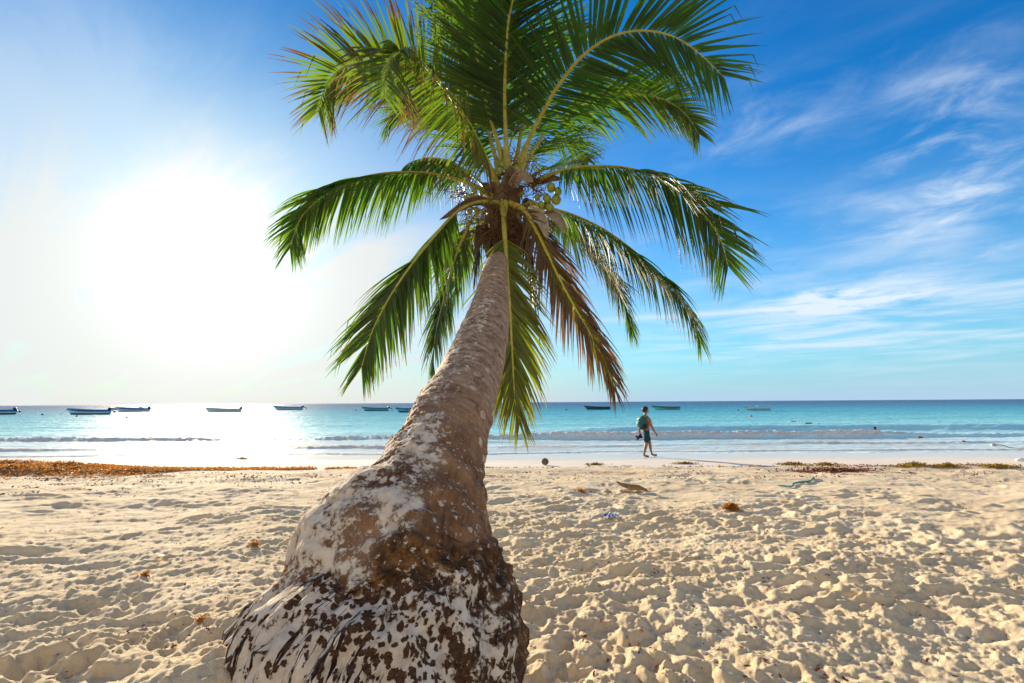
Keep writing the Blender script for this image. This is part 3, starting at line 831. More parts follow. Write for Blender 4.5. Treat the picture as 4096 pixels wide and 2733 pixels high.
H0 = 6.2
FR = [
 # upper-left, folded over towards the beach
 dict(pts=[(1115, 850, 6.2), (1062, 720, 6.0), (990, 575, 5.6), (885, 415, 5.1), (790, 300, 4.75), (705, 232, 4.4), (650, 234, 4.1), (615, 290, 3.85), (600, 365, 3.7), (600, 430, 3.62)],
      k=(.1, .85), droop=(1.1, .25), llen=1.12, brown=.75, yellow=.30, tint=.75, up=.0, hang=(1.7, .0), ang=(40, 30), start=.10, nleaf=125, label='folded frond with brown scorched tips'),
 dict(pts=[(1100, 820, 6.2), (990, 620, 6.3), (850, 420, 6.2), (720, 310, 6.0), (600, 272, 5.7), (480, 285, 5.4), (400, 315, 5.2), (350, 370, 5.1), (322, 430, 5.0), (305, 500, 4.95)],
      k=(.4, 1.0), droop=(.4, .15), llen=1.05, lw=.036, brown=.62, yellow=.34, tint=.75, up=.0, ang=(62, 22)),
 dict(pts=[(1120, 780, 6.35), (1060, 560, 6.7), (1010, 330, 6.9), (950, 130, 6.9), (895, 50, 6.9), (850, 22, 6.8), (815, 22, 6.7)],
      k=.55, droop=.5, llen=1.0, brown=.15, yellow=.05, tint=.5, up=.0, ang=(72, 30)),
 dict(pts=[(1140, 740, 6.3), (1080, 540, 6.1), (1030, 330, 5.8), (1000, 130, 5.5), (985, -60, 5.2), (975, -250, 5.0)],
      k=.6, droop=.35, llen=.95, brown=.25, yellow=.16, tint=.75, up=.0, ang=(60, 30)),
 dict(pts=[(1153, 760, 6.2), (1145, 620, 6.1), (1140, 430, 5.8), (1146, 250, 5.4), (1158, 90, 5.0), (1180, -20, 4.7), (1205, -160, 4.4), (1240, -330, 4.1)],
      k=.9, droop=.22, llen=1.0, lw=.036, brown=.10, yellow=.0, tint=.10, up=.0, ang=(66, 34), nleaf=100),
 dict(pts=[(1205, 770, 6.25), (1235, 660, 6.1), (1300, 525, 5.8), (1390, 370, 5.4), (1490, 250, 5.1), (1610, 168, 4.85), (1740, 138, 4.65), (1870, 155, 4.5), (1980, 215, 4.4), (2060, 285, 4.35), (2120, 345, 4.3)],
      k=.95, droop=(.25, .12), llen=1.04, lw=.038, brown=.12, yellow=.0, tint=.12, up=.0, ang=(74, 24), nleaf=100, start=.16),
 dict(pts=[(1215, 760, 6.4), (1290, 640, 6.7), (1400, 510, 6.9), (1540, 440, 6.9), (1680, 418, 6.8), (1790, 425, 6.7), (1890, 465, 6.6), (1965, 530, 6.5), (2010, 600, 6.45)],
      k=(.3, .9), droop=(.6, .25), llen=.95, lw=.036, brown=.12, yellow=.20, tint=.65, up=(-.4, .0), ang=(66, 22)),
 dict(pts=[(1255, 835, 6.2), (1330, 790, 6.1), (1430, 757, 5.9), (1560, 746, 5.7), (1700, 756, 5.5), (1830, 803, 5.3), (1950, 885, 5.15), (2040, 970, 5.05), (2100, 1060, 5.0), (2140, 1190, 4.95)],
      k=(.0, 1.0), droop=(.85, .18), llen=1.0, lw=.033, brown=.32, yellow=.10, tint=.40, up=.0, hang=(1.3, .0), ang=(72, 24), start=.15, nleaf=120, label='long frond arching out over the walker'),
 dict(pts=[(1230, 900, 6.3), (1310, 925, 6.5), (1420, 955, 6.6), (1560, 1015, 6.6), (1700, 1110, 6.55), (1830, 1225, 6.5), (1925, 1335, 6.4), (1985, 1440, 6.35), (2015, 1530, 6.3)],
      k=(.0, .45), droop=.85, llen=.85, lw=.034, brown=.35, yellow=.12, tint=.45, up=.0, hang=(1.2, .1), ang=(62, 20), start=.16),
 dict(pts=[(1230, 910, 6.5), (1330, 960, 6.9), (1440, 1060, 7.1), (1560, 1165, 7.1), (1635, 1280, 7.1), (1685, 1390, 7.05), (1712, 1485, 7.0)],
      k=(0, .4), droop=.9, llen=.72, lw=.032, brown=.42, yellow=.15, tint=.5, up=.0, ang=(50, 20), start=.2, ragged=.3),
 dict(pts=[(1165, 915, 6.05), (1225, 940, 5.9), (1275, 1020, 5.8), (1325, 1125, 5.75), (1385, 1250, 5.7), (1450, 1370, 5.65), (1520, 1490, 5.6), (1585, 1610, 5.6), (1630, 1740, 5.6)],
      k=.55, droop=.75, llen=.80, brown=1.42, yellow=.85, tint=.7, up=.0, ang=(38, 16), start=.10, mat=m_rachy, ragged=.3, label='dying frond gone yellow and brown'),
 dict(pts=[(1135, 905, 6.0), (1137, 1000, 5.75), (1146, 1130, 5.6), (1154, 1260, 5.5), (1166, 1420, 5.45), (1173, 1560, 5.4), (1180, 1700, 5.4), (1188, 1800, 5.4), (1205, 1890, 5.4)],
      k=.8, droop=.5, llen=.86, brown=.42, yellow=.52, tint=.7, up=.0, ang=(48, 14), start=.24),
 dict(pts=[(1085, 885, 6.2), (1040, 850, 6.1), (960, 815, 6.0), (850, 785, 5.9), (700, 772, 5.75), (560, 783, 5.6), (440, 812, 5.5), (340, 862, 5.4), (262, 930, 5.35), (212, 1005, 5.3), (180, 1110, 5.25)],
      k=(.0, .9), droop=(.9, .35), llen=.80, lw=.034, brown=.28, yellow=.14, tint=.6, up=.0, hang=(1.4, .0), ang=(66, 22), start=.26, label='long frond reaching towards the sun'),
 dict(pts=[(1080, 860, 6.4), (980, 775, 6.9), (870, 715, 7.3), (770, 712, 7.5), (700, 740, 7.5), (650, 815, 7.5), (605, 940, 7.4)],
      k=.0, droop=.9, llen=.85, lw=.034, brown=.35, yellow=.10, tint=.40, up=.0, hang=1.2, ang=(60, 24), start=.24, ragged=.25),
 dict(pts=[(1120, 915, 6.05), (1040, 903, 5.95), (960, 925, 5.8), (895, 978, 5.65), (820, 1065, 5.5), (735, 1170, 5.35), (660, 1275, 5.25), (600, 1375, 5.15), (545, 1490, 5.1), (500, 1640, 5.05)],
      k=(.0, .95), droop=(.7, .2), llen=.92, lw=.038, brown=.40, yellow=.14, tint=.6, up=.0, hang=(.8, .0), ang=(56, 22), start=.24),
 dict(pts=[(1100, 930, 6.3), (1010, 965, 6.7), (945, 1080, 6.9), (895, 1230, 6.9), (860, 1370, 6.85), (830, 1500, 6.8), (812, 1650, 6.8)],
      k=.3, droop=.8, llen=.80, brown=.40, yellow=.20, tint=.5, up=.0, ang=(44, 18), start=.25, ragged=.35),
 dict(pts=[(1090, 940, 6.5), (1030, 1000, 7.0), (965, 1130, 7.2), (925, 1250, 7.25), (905, 1360, 7.25)],
      k=.25, droop=.9, llen=.8, brown=.35, yellow=.2, tint=.5, up=.1, ang=(58, 24), start=.2, ragged=.3, nleaf=70),
 dict(pts=[(1185, 760, 6.4), (1225, 520, 6.9), (1270, 300, 7.2), (1340, 160, 7.3), (1420, 110, 7.3), (1500, 130, 7.2)],
      k=.5, droop=.55, llen=.95, brown=.12, yellow=.08, tint=.5, up=.0, ang=(66, 26)),
 dict(pts=[(1110, 800, 6.35), (1010, 660, 6.7), (890, 530, 6.9), (780, 470, 6.9), (690, 480, 6.85), (620, 540, 6.8)],
      k=.4, droop=.55, llen=.95, brown=.30, yellow=.04, tint=.35, up=.0, ang=(58, 26), ragged=.3),
 dict(pts=[(1240, 800, 6.45), (1330, 755, 6.9), (1420, 735, 7.3), (1490, 722, 7.6), (1530, 712, 7.9)],
      k=.2, droop=.3, llen=.7, brown=.2, yellow=.15, tint=.6, up=.1, ang=(50, 20), nleaf=60),
 dict(pts=[(1215, 770, 6.5), (1290, 670, 7.0), (1380, 625, 7.3), (1460, 650, 7.5), (1510, 720, 7.6)],
      k=.3, droop=.8, llen=.8, brown=.2, yellow=.18, tint=.6, up=.0, ang=(58, 24), nleaf=70, ragged=.2),
 dict(pts=[(1175, 925, 6.15), (1215, 1000, 6.0), (1245, 1120, 5.95), (1262, 1260, 5.95), (1270, 1400, 5.95)],
      k=.2, droop=.9, llen=.62, lw=.03, brown=1.7, yellow=.5, tint=.4, hang=1.2, ang=(50, 20), nleaf=60, ragged=.5, start=.15, sbase=.03, label='dead brown frond hanging beside the trunk'),
 dict(pts=[(1095, 925, 6.3), (1050, 1000, 6.4), (1020, 1120, 6.4), (1005, 1250, 6.4)],
      k=.2, droop=.9, llen=.55, lw=.03, brown=1.6, yellow=.4, tint=.4, hang=1.2, ang=(50, 20), nleaf=50, ragged=.5, start=.15, sbase=.03, label='dead brown frond hanging beside the trunk'),
 dict(pts=[(1150, 700, 6.4), (1180, 600, 6.5), (1230, 500, 6.5), (1290, 430, 6.4)],
      k=.3, droop=.8, llen=.5, lw=.03, brown=1.3, yellow=.3, tint=.4, ang=(50, 20), nleaf=40, ragged=.6, start=.3, sbase=.02),
]
for i, f in enumerate(FR):
    make_frond(seed=i+1, **f)

# ---------------------------------------------------------------- crown heart
def hubp(zx, zy, d):          # position read in the close view of the crown
    return at(1600+zx/2.851, 550+zy/2.851, d)

# fibrous leaf bases wrapped round the top of the trunk
rg2s = [random.Random(70+i).uniform(.10, .26) for i in range(30)]
for i in range(24):
    rg = random.Random(300+i)
    a = i*2.4; r0 = .13; zc = HUB.z - .66 + i*.037
    c = Vector((HUB.x-.01, HUB.y, zc))
    dirv = Vector((math.cos(a), math.sin(a), 0))
    tv = Vector((-math.sin(a), math.cos(a), 0))
    vs = []; NU, NVV = 9, 9
    for q in range(NVV):
        h = q/(NVV-1)
        wv = .17*(1-.62*h)*(1+.15*rg.uniform(-1, 1))
        for p_ in range(NU):
            s = (p_/(NU-1)-.5)*2
            rr_ = r0 + .03 + rg2s[i]*h**1.6 - .05*s*s + rg.uniform(-.006, .006)
            vs.append(c + dirv*rr_ + tv*s*wv + Vector((0, 0, -.10 + .34*h + (.03 if abs(s) < .3 else 0)*h + rg.uniform(-.008, .008))))
    fs = [(q*NU+p_, q*NU+p_+1, (q+1)*NU+p_+1, (q+1)*NU+p_) for q in range(NVV-1) for p_ in range(NU-1)]
    mb = MB(); mb.add([pl(v) for v in vs], fs)
    o = mb.build('leaf_base', m_husk, palm)
    sol = o.modifiers.new('thick', 'SOLIDIFY'); sol.thickness = .018

# dry boat-shaped spathes
SP = [((1260, 560), (1380, 445), (1520, 505), 5.85, .075), ((1240, 1000), (950, 730), (450, 940), 5.95, .06),
      ((1420, 850), (1600, 930), (1680, 1160), 5.75, .07), ((1660, 830), (1800, 930), (1875, 1100), 5.9, .06),
      ((900, 1000), (905, 1150), (855, 1350), 6.1, .055), ((1010, 1040), (995, 1230), (1015, 1440), 6.05, .04),
      ((1520, 520), (1700, 470), (1860, 480), 6.1, .05), ((1080, 1100), (1050, 1220), (1040, 1330), 6.15, .05),
      ((1060, 640), (1000, 570), (930, 520), 6.0, .06)]
for i, (a, b_, c, d, w) in enumerate(SP):
    P3 = [hubp(*a, d+.15), hubp(*b_, d), hubp(*c, d-.1)]
    C_, L = spline(P3, 14); vs = []
    for j in range(14):
        f = j/13; t = Vector(C_[min(j+1, 13)]-C_[max(j-1, 0)]).normalized()
        s = t.cross(Vector((0, 1, .3))).normalized(); nn = s.cross(t)
        ww = w*math.sin(PI*min(1, .12+f*.88))**.7 + .003
        for q in range(7):
            an = (q/6-.5)*PI*.95
            vs.append(pl(Vector(C_[j]) + s*math.sin(an)*ww + nn*(math.cos(an)-.6)*ww*.9))
    fs = [(j*7+q, j*7+q+1, (j+1)*7+q+1, (j+1)*7+q) for j in range(13) for q in range(6)]
    mb = MB(); mb.add(vs, fs); o = mb.build('spathe', m_spathe if i in (0, 2, 3) else m_husk, palm)
    sol = o.modifiers.new('thick', 'SOLIDIFY'); sol.thickness = .007

# flower stalks: tangles of thin twigs
def stalk(c, n_, spread, length, seed, dz_=-.25, aim=None):
    rg = random.Random(seed); mb = MB()
    for i in range(n_):
        d = Vector((rg.gauss(0, 1), rg.gauss(0, 1), rg.gauss(0, 1)+dz_)).normalized()
        if aim: d = (d*.75+Vector(aim)).normalized()
        p = Vector(c)+Vector((rg.gauss(0, spread), rg.gauss(0, spread), rg.gauss(0, spread)))
        pts = [p]; l = length*rg.uniform(.5, 1.2)
        for s in range(5):
            d = (d+Vector((rg.gauss(0, .28), rg.gauss(0, .28), rg.gauss(0, .28)-.06))).normalized()
            pts.append(pts[-1]+d*l/5)
        mb.tube([pl(v) for v in pts], [.006, .005, .0045, .004, .003, .002], 4, cap=False)
    return mb.build('flower_stalk', m_twig, palm)
for i, (zx, zy, d, k_, sp_, ln, aim) in enumerate([(880, 330, 6.3, 46, .09, .32, (-.2, 0, .2)), (1400, 330, 6.4, 40, .10, .30, (.2, 0, .3)),
        (1330, 560, 5.95, 46, .07, .18, None), (830, 860, 6.2, 46, .10, .34, (-.5, 0, -.3)), (960, 1050, 6.2, 36, .08, .30, (-.1, 0, -.5)),
        (1560, 620, 6.1, 30, .08, .26, (.4, 0, .1)), (1680, 960, 6.1, 34, .07, .30, (.3, 0, -.6)), (740, 640, 6.25, 22, .05, .34, (-.7, 0, .1)),
        (1250, 250, 6.35, 30, .08, .28, (0, 0, .4)), (1300, 960, 6.05, 130, .12, .30, (0, 0, -.5)), (1180, 1080, 6.05, 93, .08, .30, (0, 0, -.6)), (1330, 1060, 6.0, 90, .09, .30, (.1, 0, -.7)), (1050, 900, 6.0, 70, .09, .25, (-.3, 0, -.3)), (1500, 500, 6.1, 70, .06, .24, (0, 0, 0)),
        (1420, 1180, 6.1, 36, .08, .30, (.2, 0, -.8))]):
    stalk(hubp(zx, zy, d), k_, sp_, ln, 900+i, aim=aim)

# coconuts
def nut(zx, zy, r, d, seed, tone=None):
    rg = random.Random(seed); mb = MB()
    rot = Matrix.Rotation(rg.uniform(-.5, .5), 3, 'Y') @ Matrix.Rotation(rg.uniform(-.5, .5), 3, 'X')
    mb.ball((0, 0, 0), (r, r, r*1.16), rot, 16, 12, fn=lambda v: 1+.045*math.cos(3*math.atan2(v.y, v.x))*(1-abs(v.z)) - .05*max(0, -v.z))
    o = mb.build('coconut', m_nut, palm); o.location = pl(hubp(zx, zy, d))
    mb = MB(); mb.ball((0, 0, r*1.08), (r*.42, r*.42, r*.16), rot, 10, 5); mb.build('calyx', m_husk, o)
NUTS = [(1720, 575, 52), (1675, 705, 50), (1780, 715, 56), (1705, 810, 54), (1610, 775, 42), (1800, 620, 44), (1640, 790, 36),
        (885, 690, 34), (820, 690, 42), (750, 700, 34), (850, 620, 34), (930, 640, 28),
        (1130, 380, 40), (1150, 320, 38), (1255, 410, 42), (1330, 370, 44), (1240, 360, 34), (1400, 1150, 34), (1270, 1170, 24),
        (870, 830, 36), (790, 850, 34), (1530, 265, 18), (1500, 235, 18), (1510, 320, 20), (1560, 690, 34), (1380, 640, 36)]
for i, (zx, zy, r) in enumerate(NUTS):
    d = 6.0 if zy > 300 else 6.3
    nut(zx, zy, 1.05*r/2.851*d/F, d + (.05 if r < 40 else 0), 40+i)

# ================================================================== BOATS
def hull_mesh(L, Bm, H_, sheer=.45, rake=.16):
    """open fishing boat: bow at -x, transom at +x; material slots: lower hull, band, inside"""
    NS, NPt = 22, 9
    vs = []; ins = []
    for i in range(NS+1):
        f = i/NS                                  # 0 bow .. 1 stern
        w = Bm/2*(1-(1-min(1, f*1.75))**2.1)*(1-.10*max(0, f-.6)/.4)
        w = max(w, .012)
        top = H_*(1+sheer*(1-f)**2.4 + .10*max(0, f-.75))
        xk = -L/2 + L*f
        for j in range(NPt):
            g = j/(NPt-1)                         # 0 keel .. 1 gunwale
            yy = w*(g**.42)*(.80+.20*g)
            zz = -.18 + (top+.18)*g**1.25
            xx = xk + rake*L*(1-g)*(1-f)**1.2*.9
            vs.append((xx, yy, zz))
    M = len(vs); NPp = NPt
    allv = vs + [(a, -b_, c) for a, b_, c in vs]
    fs = []; ms = []
    for i in range(NS):
        for j in range(NPp-1):
            a = i*NPp+j
            mi = 0 if j < 4 else (1 if j < 6 else 2)
            fs.append((a, a+1, a+NPp+1, a+NPp)); ms.append(mi)
            fs.append((M+a, M+a+NPp, M+a+NPp+1, M+a+1)); ms.append(mi)
    a = NS*NPp
    for j in range(NPp-1):
        fs.append((a+j, a+j+1, M+a+j+1, M+a+j)); ms.append(0 if j < 4 else (1 if j < 6 else 2))
    # inner skin: floor a little below the rim
    o = len(allv)
    for i in range(NS+1):
        g0 = vs[i*NPp+NPp-1]; w = g0[1]
        for k_, (wy, dz_) in enumerate([(1, 0), (.93, .01), (.88, -.12), (.70, -.34)]):
            for sg in (1, -1):
                allv.append((g0[0] + (0.02 if i == 0 else (-.03 if i == NS else 0)), sg*max(w*wy, .004), g0[2]+dz_))
    for i in range(NS):
        for k_ in range(3):
            for sg in (0, 1):
                a = o+i*8+k_*2+sg; q = (a, a+2, a+10, a+8)
                fs.append(q if sg else q[::-1]); ms.append(3 if k_ == 0 else 4)
        a = o+i*8+6; fs.append((a, a+1, a+9, a+8)); ms.append(4)
    return allv, fs, ms

_mc = {}
def paint(col, rough=.45):
    k = tuple(col)+(rough,)
    if k not in _mc: _mc[k] = simple_mat('boat_paint', col, rough, .14, 3.5, .45)
    return _mc[k]
m_motor = simple_mat('motor_cowl', (.025, .028, .035), .35, .3, 8, .5)
m_metal = simple_mat('dull_metal', (.30, .30, .30), .4, .2, 12, .5, 0, .7)
m_rope = simple_mat('mooring_rope', (.35, .28, .18), .9, .3, 40, .1)
m_red = simple_mat('red_plastic', (.30, .035, .025), .5, .2, 10, .4)
m_dark = simple_mat('dark_buoy', (.05, .04, .035), .6, .3, 12, .3)

def make_boat(xl, xr, yw, cols, label, L=7.2, motor=True, bow_left=True, cargo=(), rope=True, post=False, ang=0.0):
    """xl, xr: bow and stern in the photograph, yw: waterline row"""
    xm = (xl+xr)/2
    r = ray(xm, yw); d = CAMZ/(-r.z)*r.y
    d = min(d, 190)
    p = at(xm, yw, d); p.z = 0.04
    wid = (xr-xl)/F*p.y/1.0
    hx = L*abs(math.cos(ang))
    s = wid/hx
    e = empty('fishing_boat', p, ang if bow_left else PI+ang)
    e.scale = (s, s, s)
    tag(e, label, 'boat', 'boats moored off the beach')
    vs, fs, ms = hull_mesh(L, 1.75, .74)
    mb = MB(); mb.add(vs, fs); mb.m = ms
    me = bpy.data.meshes.new('hull'); me.from_pydata(mb.v, [], mb.f)
    me.polygons.foreach_set('material_index', ms)
    bm = bmesh.new(); bm.from_mesh(me); bmesh.ops.remove_doubles(bm, verts=bm.verts, dist=.001); bmesh.ops.recalc_face_normals(bm, faces=bm.faces); bm.to_mesh(me); bm.free()
    link_mesh('hull', me, [paint(c) for c in cols], e)
    # rub rail
    mb = MB()
    for sg in (1, -1):
        pts = [(vs[i*9+8][0], sg*(vs[i*9+8][1]+.02), vs[i*9+8][2]+.01) for i in range(0, 23)]
        mb.tube(pts, .035, 6)
    mb.build('gunwale_rail', paint(cols[3]), e)
    for bx_ in (-.9, .6, 1.9):
        mb = MB(); mb.box((bx_, 0, .52), (.30, 1.45, .05)); mb.build('bench', paint(cols[4]), e, False)
    if motor:
        me_ = MB()
        me_.ball((L/2+.16, 0, .92), (.30, .22, .26), Matrix.Rotation(.35, 3, 'Y'), 12, 8)
        mo = me_.build('outboard_motor', m_motor, e)
        q = MB(); q.tube([(L/2+.28, 0, .80), (L/2+.62, 0, .62), (L/2+1.0, 0, .46)], [.10, .075, .06], 8)
        q.box((L/2+1.02, 0, .42), (.20, .03, .30)); q.ball((L/2+1.02, 0, .44), (.17, .07, .07)); q.build('drive_leg', m_motor, mo)
        q = MB()
        for k_ in range(3):
            a = k_*2.094; q.ball((L/2+1.2, math.cos(a)*.10, .44+math.sin(a)*.10), (.02, .05+.05*abs(math.cos(a)), .05+.05*abs(math.sin(a))), None, 8, 5)
        q.build('propeller', m_metal, mo)
        q = MB(); q.tube([(L/2-.05, 0, .88), (L/2-.6, .1, .98)], [.03, .02], 6); q.build('tiller', m_motor, mo)
    if rope:
        mb = MB(); mb.tube([(-L/2+.05, 0, .80), (-L/2-.5, .05, .38), (-L/2-1.2, .1, .02)], .018, 5); mb.build('mooring_rope', m_rope, e)
    if post:
        mb = MB(); mb.tube([(-L/2+.15, 0, .8), (-L/2+.12, 0, 1.15)], .05, 6); mb.build('bow_post', paint(cols[0]), e)
    return e, s, L

TEAL = (.02, .17, .24); BLUE = (.015, .13, .42); WHITE = (.62, .62, .60); CYAN = (.16, .52, .58); DARK = (.03, .035, .05); LBL = (.12, .38, .62)
boats = {}
boats[1] = make_boat(-118, 52, 1659, [DARK, WHITE, BLUE, LBL, BLUE], 'blue boat cut off by the edge of the picture, black motor raised')
boats[2] = make_boat(265, 432, 1659, [(.10, .16, .22), (.60, .72, .74), BLUE, BLUE, LBL], 'dark blue boat with a pale stripe and large black outboard, before the far pair')
boats[3] = make_boat(437, 500, 1634, [(.30, .45, .50), WHITE, LBL, WHITE, WHITE], 'small pale boat farthest out carrying people', motor=False)
boats[4] = make_boat(460, 592, 1648, [WHITE, (.55, .66, .72), BLUE, LBL, WHITE], 'white and blue boat with a white box aft, just before the boat with people')
boats[5] = make_boat(815, 960, 1650, [WHITE, WHITE, WHITE, WHITE, WHITE], 'all white boat floating alone in the sun glitter')
boats[6] = make_boat(1094, 1207, 1641, [(.45, .52, .55), (.42, .62, .70), LBL, BLUE, LBL], 'slim pale blue boat between the sun glitter and the teal boat')
boats[7] = make_boat(1448, 1552, 1644, [(.01, .10, .13), CYAN, (.02, .24, .38), TEAL, TEAL], 'deep teal boat with a short bow post and small motor', post=True)
boats[8] = make_boat(1582, 1706, 1650, [(.08, .05, .06), CYAN, (.02, .20, .46), BLUE, TEAL], 'blue and cyan boat with red bundles, half hidden by the palm trunk')
boats[9] = make_boat(2004, 2112, 1640, [(.10, .35, .45), WHITE, (.05, .22, .50), LBL, WHITE], 'white and blue motor boat seen through the hanging frond tips')
boats[10] = make_boat(2337, 2440, 1639, [(.02, .10, .09), (.02, .11, .12), (.015, .07, .09), (.16, .06, .24), (.10, .05, .18)], 'dark green boat with a purple rail and no motor', motor=False)
boats[11] = make_boat(2608, 2718, 1640, [(.22, .58, .52), (.16, .50, .46), (.02, .20, .16), (.015, .15, .11), (.03, .20, .15)], 'green boat with a magenta stripe, just behind the walker', motor=False)
boats[12] = make_boat(2976, 3078, 1642, [CYAN, (.45, .66, .66), WHITE, (.55, .66, .64), CYAN], 'small turquoise boat with white bow and white handrail', motor=False)
# magenta lettering band on the green boat
e, s, L = boats[11]
mb = MB()
vs, fs, ms = hull_mesh(L, 1.75, .62)
q = []
for i in range(9, 21):
    a = vs[i*9+5]; b_ = vs[i*9+6]
    q += [(a[0], -a[1]-.012, a[2]), (b_[0], -b_[1]-.012, b_[2])]
mb.add(q, [(2*i, 2*i+1, 2*i+3, 2*i+2) for i in range(11)]); mb.build('painted_band', paint((.32, .05, .22)), e)
# handrail
e, s, L = boats[12]
mb = MB()
for sg in (-.35, .35):
    mb.tube([(-.1, sg, .5), (.0, sg, 1.15), (.45, sg, 1.2), (.5, sg, .5)], .03, 6)
mb.tube([(.0, -.35, 1.15), (.0, .35, 1.15)], .03, 6); mb.build('handrail', paint(WHITE), e)
# things lying in boats
def in_boat(no, name, lx, lz, label, cat, builder):
    e, s, L = boats[no]
    o = builder(name); o.location = e.matrix_basis @ Vector((lx, 0, lz)); o.rotation_euler = e.rotation_euler; o.scale = e.scale
    tag(o, label, cat)
def coil(name):
    mb = MB()
    for k_ in range(3):
        mb.tube([(math.cos(a)*.42, math.sin(a)*.42, .06+k_*.09) for a in np.linspace(0, 2*PI, 20)], .06, 6, cap=False)
    return mb.build(name, m_rope)
in_boat(2, 'rope_coil', -.6, .55, 'brown coil of rope heaped in the dark blue boat', 'rope', coil)
def chest(name):
    mb = MB(); mb.box((0, 0, .25), (.62, .45, .5)); mb.box((0, 0, .53), (.68, .50, .07))
    o = mb.build(name, paint(WHITE), None, False); return o
in_boat(4, 'cool_box', 1.9, .55, 'white cool box standing in the stern of the white and blue boat', 'box', chest)
def bundle(name):
    mb = MB(); rg = random.Random(4)
    for k_ in range(5):
        mb.ball((rg.uniform(-.5, .5), rg.uniform(-.3, .3), .18+.06*k_ % .2), (.28, .22, .17), None, 10, 6)
    return mb.build(name, m_red)
in_boat(8, 'red_bundle', -.7, .55, 'red bundles heaped in the boat beside the trunk', 'bundle', bundle)

# ---------------------------------------------------------------- floats and buoys
def sea_pt(px, py):
    r = ray(px, py); d = CAMZ/(-r.z)*r.y
    p = at(px, py, d); p.z = 0.02; return p
def buoy(px, py, r, label, mat=m_dark):
    p = sea_pt(px, py)
    mb = MB(); mb.ball((0, 0, r*.35), (r, r, r*.95), None, 12, 8, fn=lambda v: 1 if v.z < .7 else .92)
    mb.tube([(0, 0, r*1.2), (0, 0, r*1.55)], [r*.22, r*.18], 8)
    o = mb.build('buoy', mat); o.location = p
    tag(o, label, 'buoy', 'mooring buoys on the water')
buoy(169, 1661, .22, 'dark round buoy beside the motor of the cut off boat')
buoy(307, 1667, .17, 'dark buoy just below the dark blue boat')
buoy(507, 1672, .15, 'small dark buoy below and right of the dark blue boat')
buoy(1030, 1651, .20, 'dark buoy in the glitter below the white boat')
buoy(1423, 1643, .24, 'flat dark buoy off the bow of the deep teal boat')
buoy(2265, 1641, .22, 'dark buoy off the bow of the green and purple boat')
buoy(2568, 1643, .22, 'dark buoy just behind the head of the walker')
buoy(2953, 1643, .20, 'dark buoy left of the turquoise boat', simple_mat('rust_buoy', (.12, .05, .03), .6, .3, 9))
buoy(3004, 1668, .18, 'tan buoy nearer the beach than the turquoise boat', simple_mat('tan_buoy', (.42, .25, .10), .6, .3, 9))
m_green = simple_mat('weedy_float', (.10, .22, .08), .7, .4, 12)
def rope_float(px, py, ln, r, label, mat, rz=0.0):
    p = sea_pt(px, py)
    mb = MB(); mb.tube([(-ln/2, 0, r*.3), (-ln/2+r*.5, 0, r*.3), (ln/2-r*.5, 0, r*.3), (ln/2, 0, r*.3)], [r*.6, r, r, r*.6], 12)
    o = mb.build('rope_float', mat); o.location = p; o.rotation_euler = (0, 0, rz)
    tag(o, label, 'float', 'floats strung on the swimming line')
rope_float(3175, 1690, .62, .10, 'long pinkish float, farthest one on the swimming line', m_red, .3)
rope_float(3197, 1694, .25, .10, 'tan float second from the far end of the swimming line', simple_mat('tan_float', (.5, .3, .14), .6), .3)
rope_float(3211, 1696, .22, .10, 'tan float third from the far end of the swimming line', simple_mat('tan_float', (.5, .34, .14), .6), .3)
rope_float(3234, 1698, .75, .11, 'long weedy green float on the swimming line', m_green, .3)
rope_float(3275, 1701, .22, .09, 'small dark red float just past the weedy green one', m_red, .3)
rope_float(3340, 1706, .18, .08, 'smallest red float midway along the swimming line', m_red, .3)
rope_float(3557, 1733, .30, .09, 'red float on the wave crest beside the swimmer', m_red, .2)
rope_float(3681, 1755, .26, .075, 'dark red cylinder float in the foam right of the swimmer', m_red, .1)
rope_float(3856, 1774, .18, .09, 'round red float nearest the beach', m_red, .1)
rope_float(3975, 1785, .22, .07, 'pale float where the line meets the small breaker', simple_mat('pale_float', (.6, .5, .42), .6), .1)
for (a, b_, lab) in (((3175, 1690), (3345, 1706), 'far stretch of wet line joining the distant floats'), ((3975, 1785), (4140, 1805), 'dark wet line running to the right edge through the shallows')):
    pa = sea_pt(*a); pb = sea_pt(*b_); mb = MB()
    mb.tube([pa.lerp(pb, f)+Vector((0, 0, .04*math.sin(f*9)+.03)) for f in np.linspace(0, 1, 12)], .02, 5)
    o = mb.build('swimming_line', m_dark); tag(o, lab, 'rope')

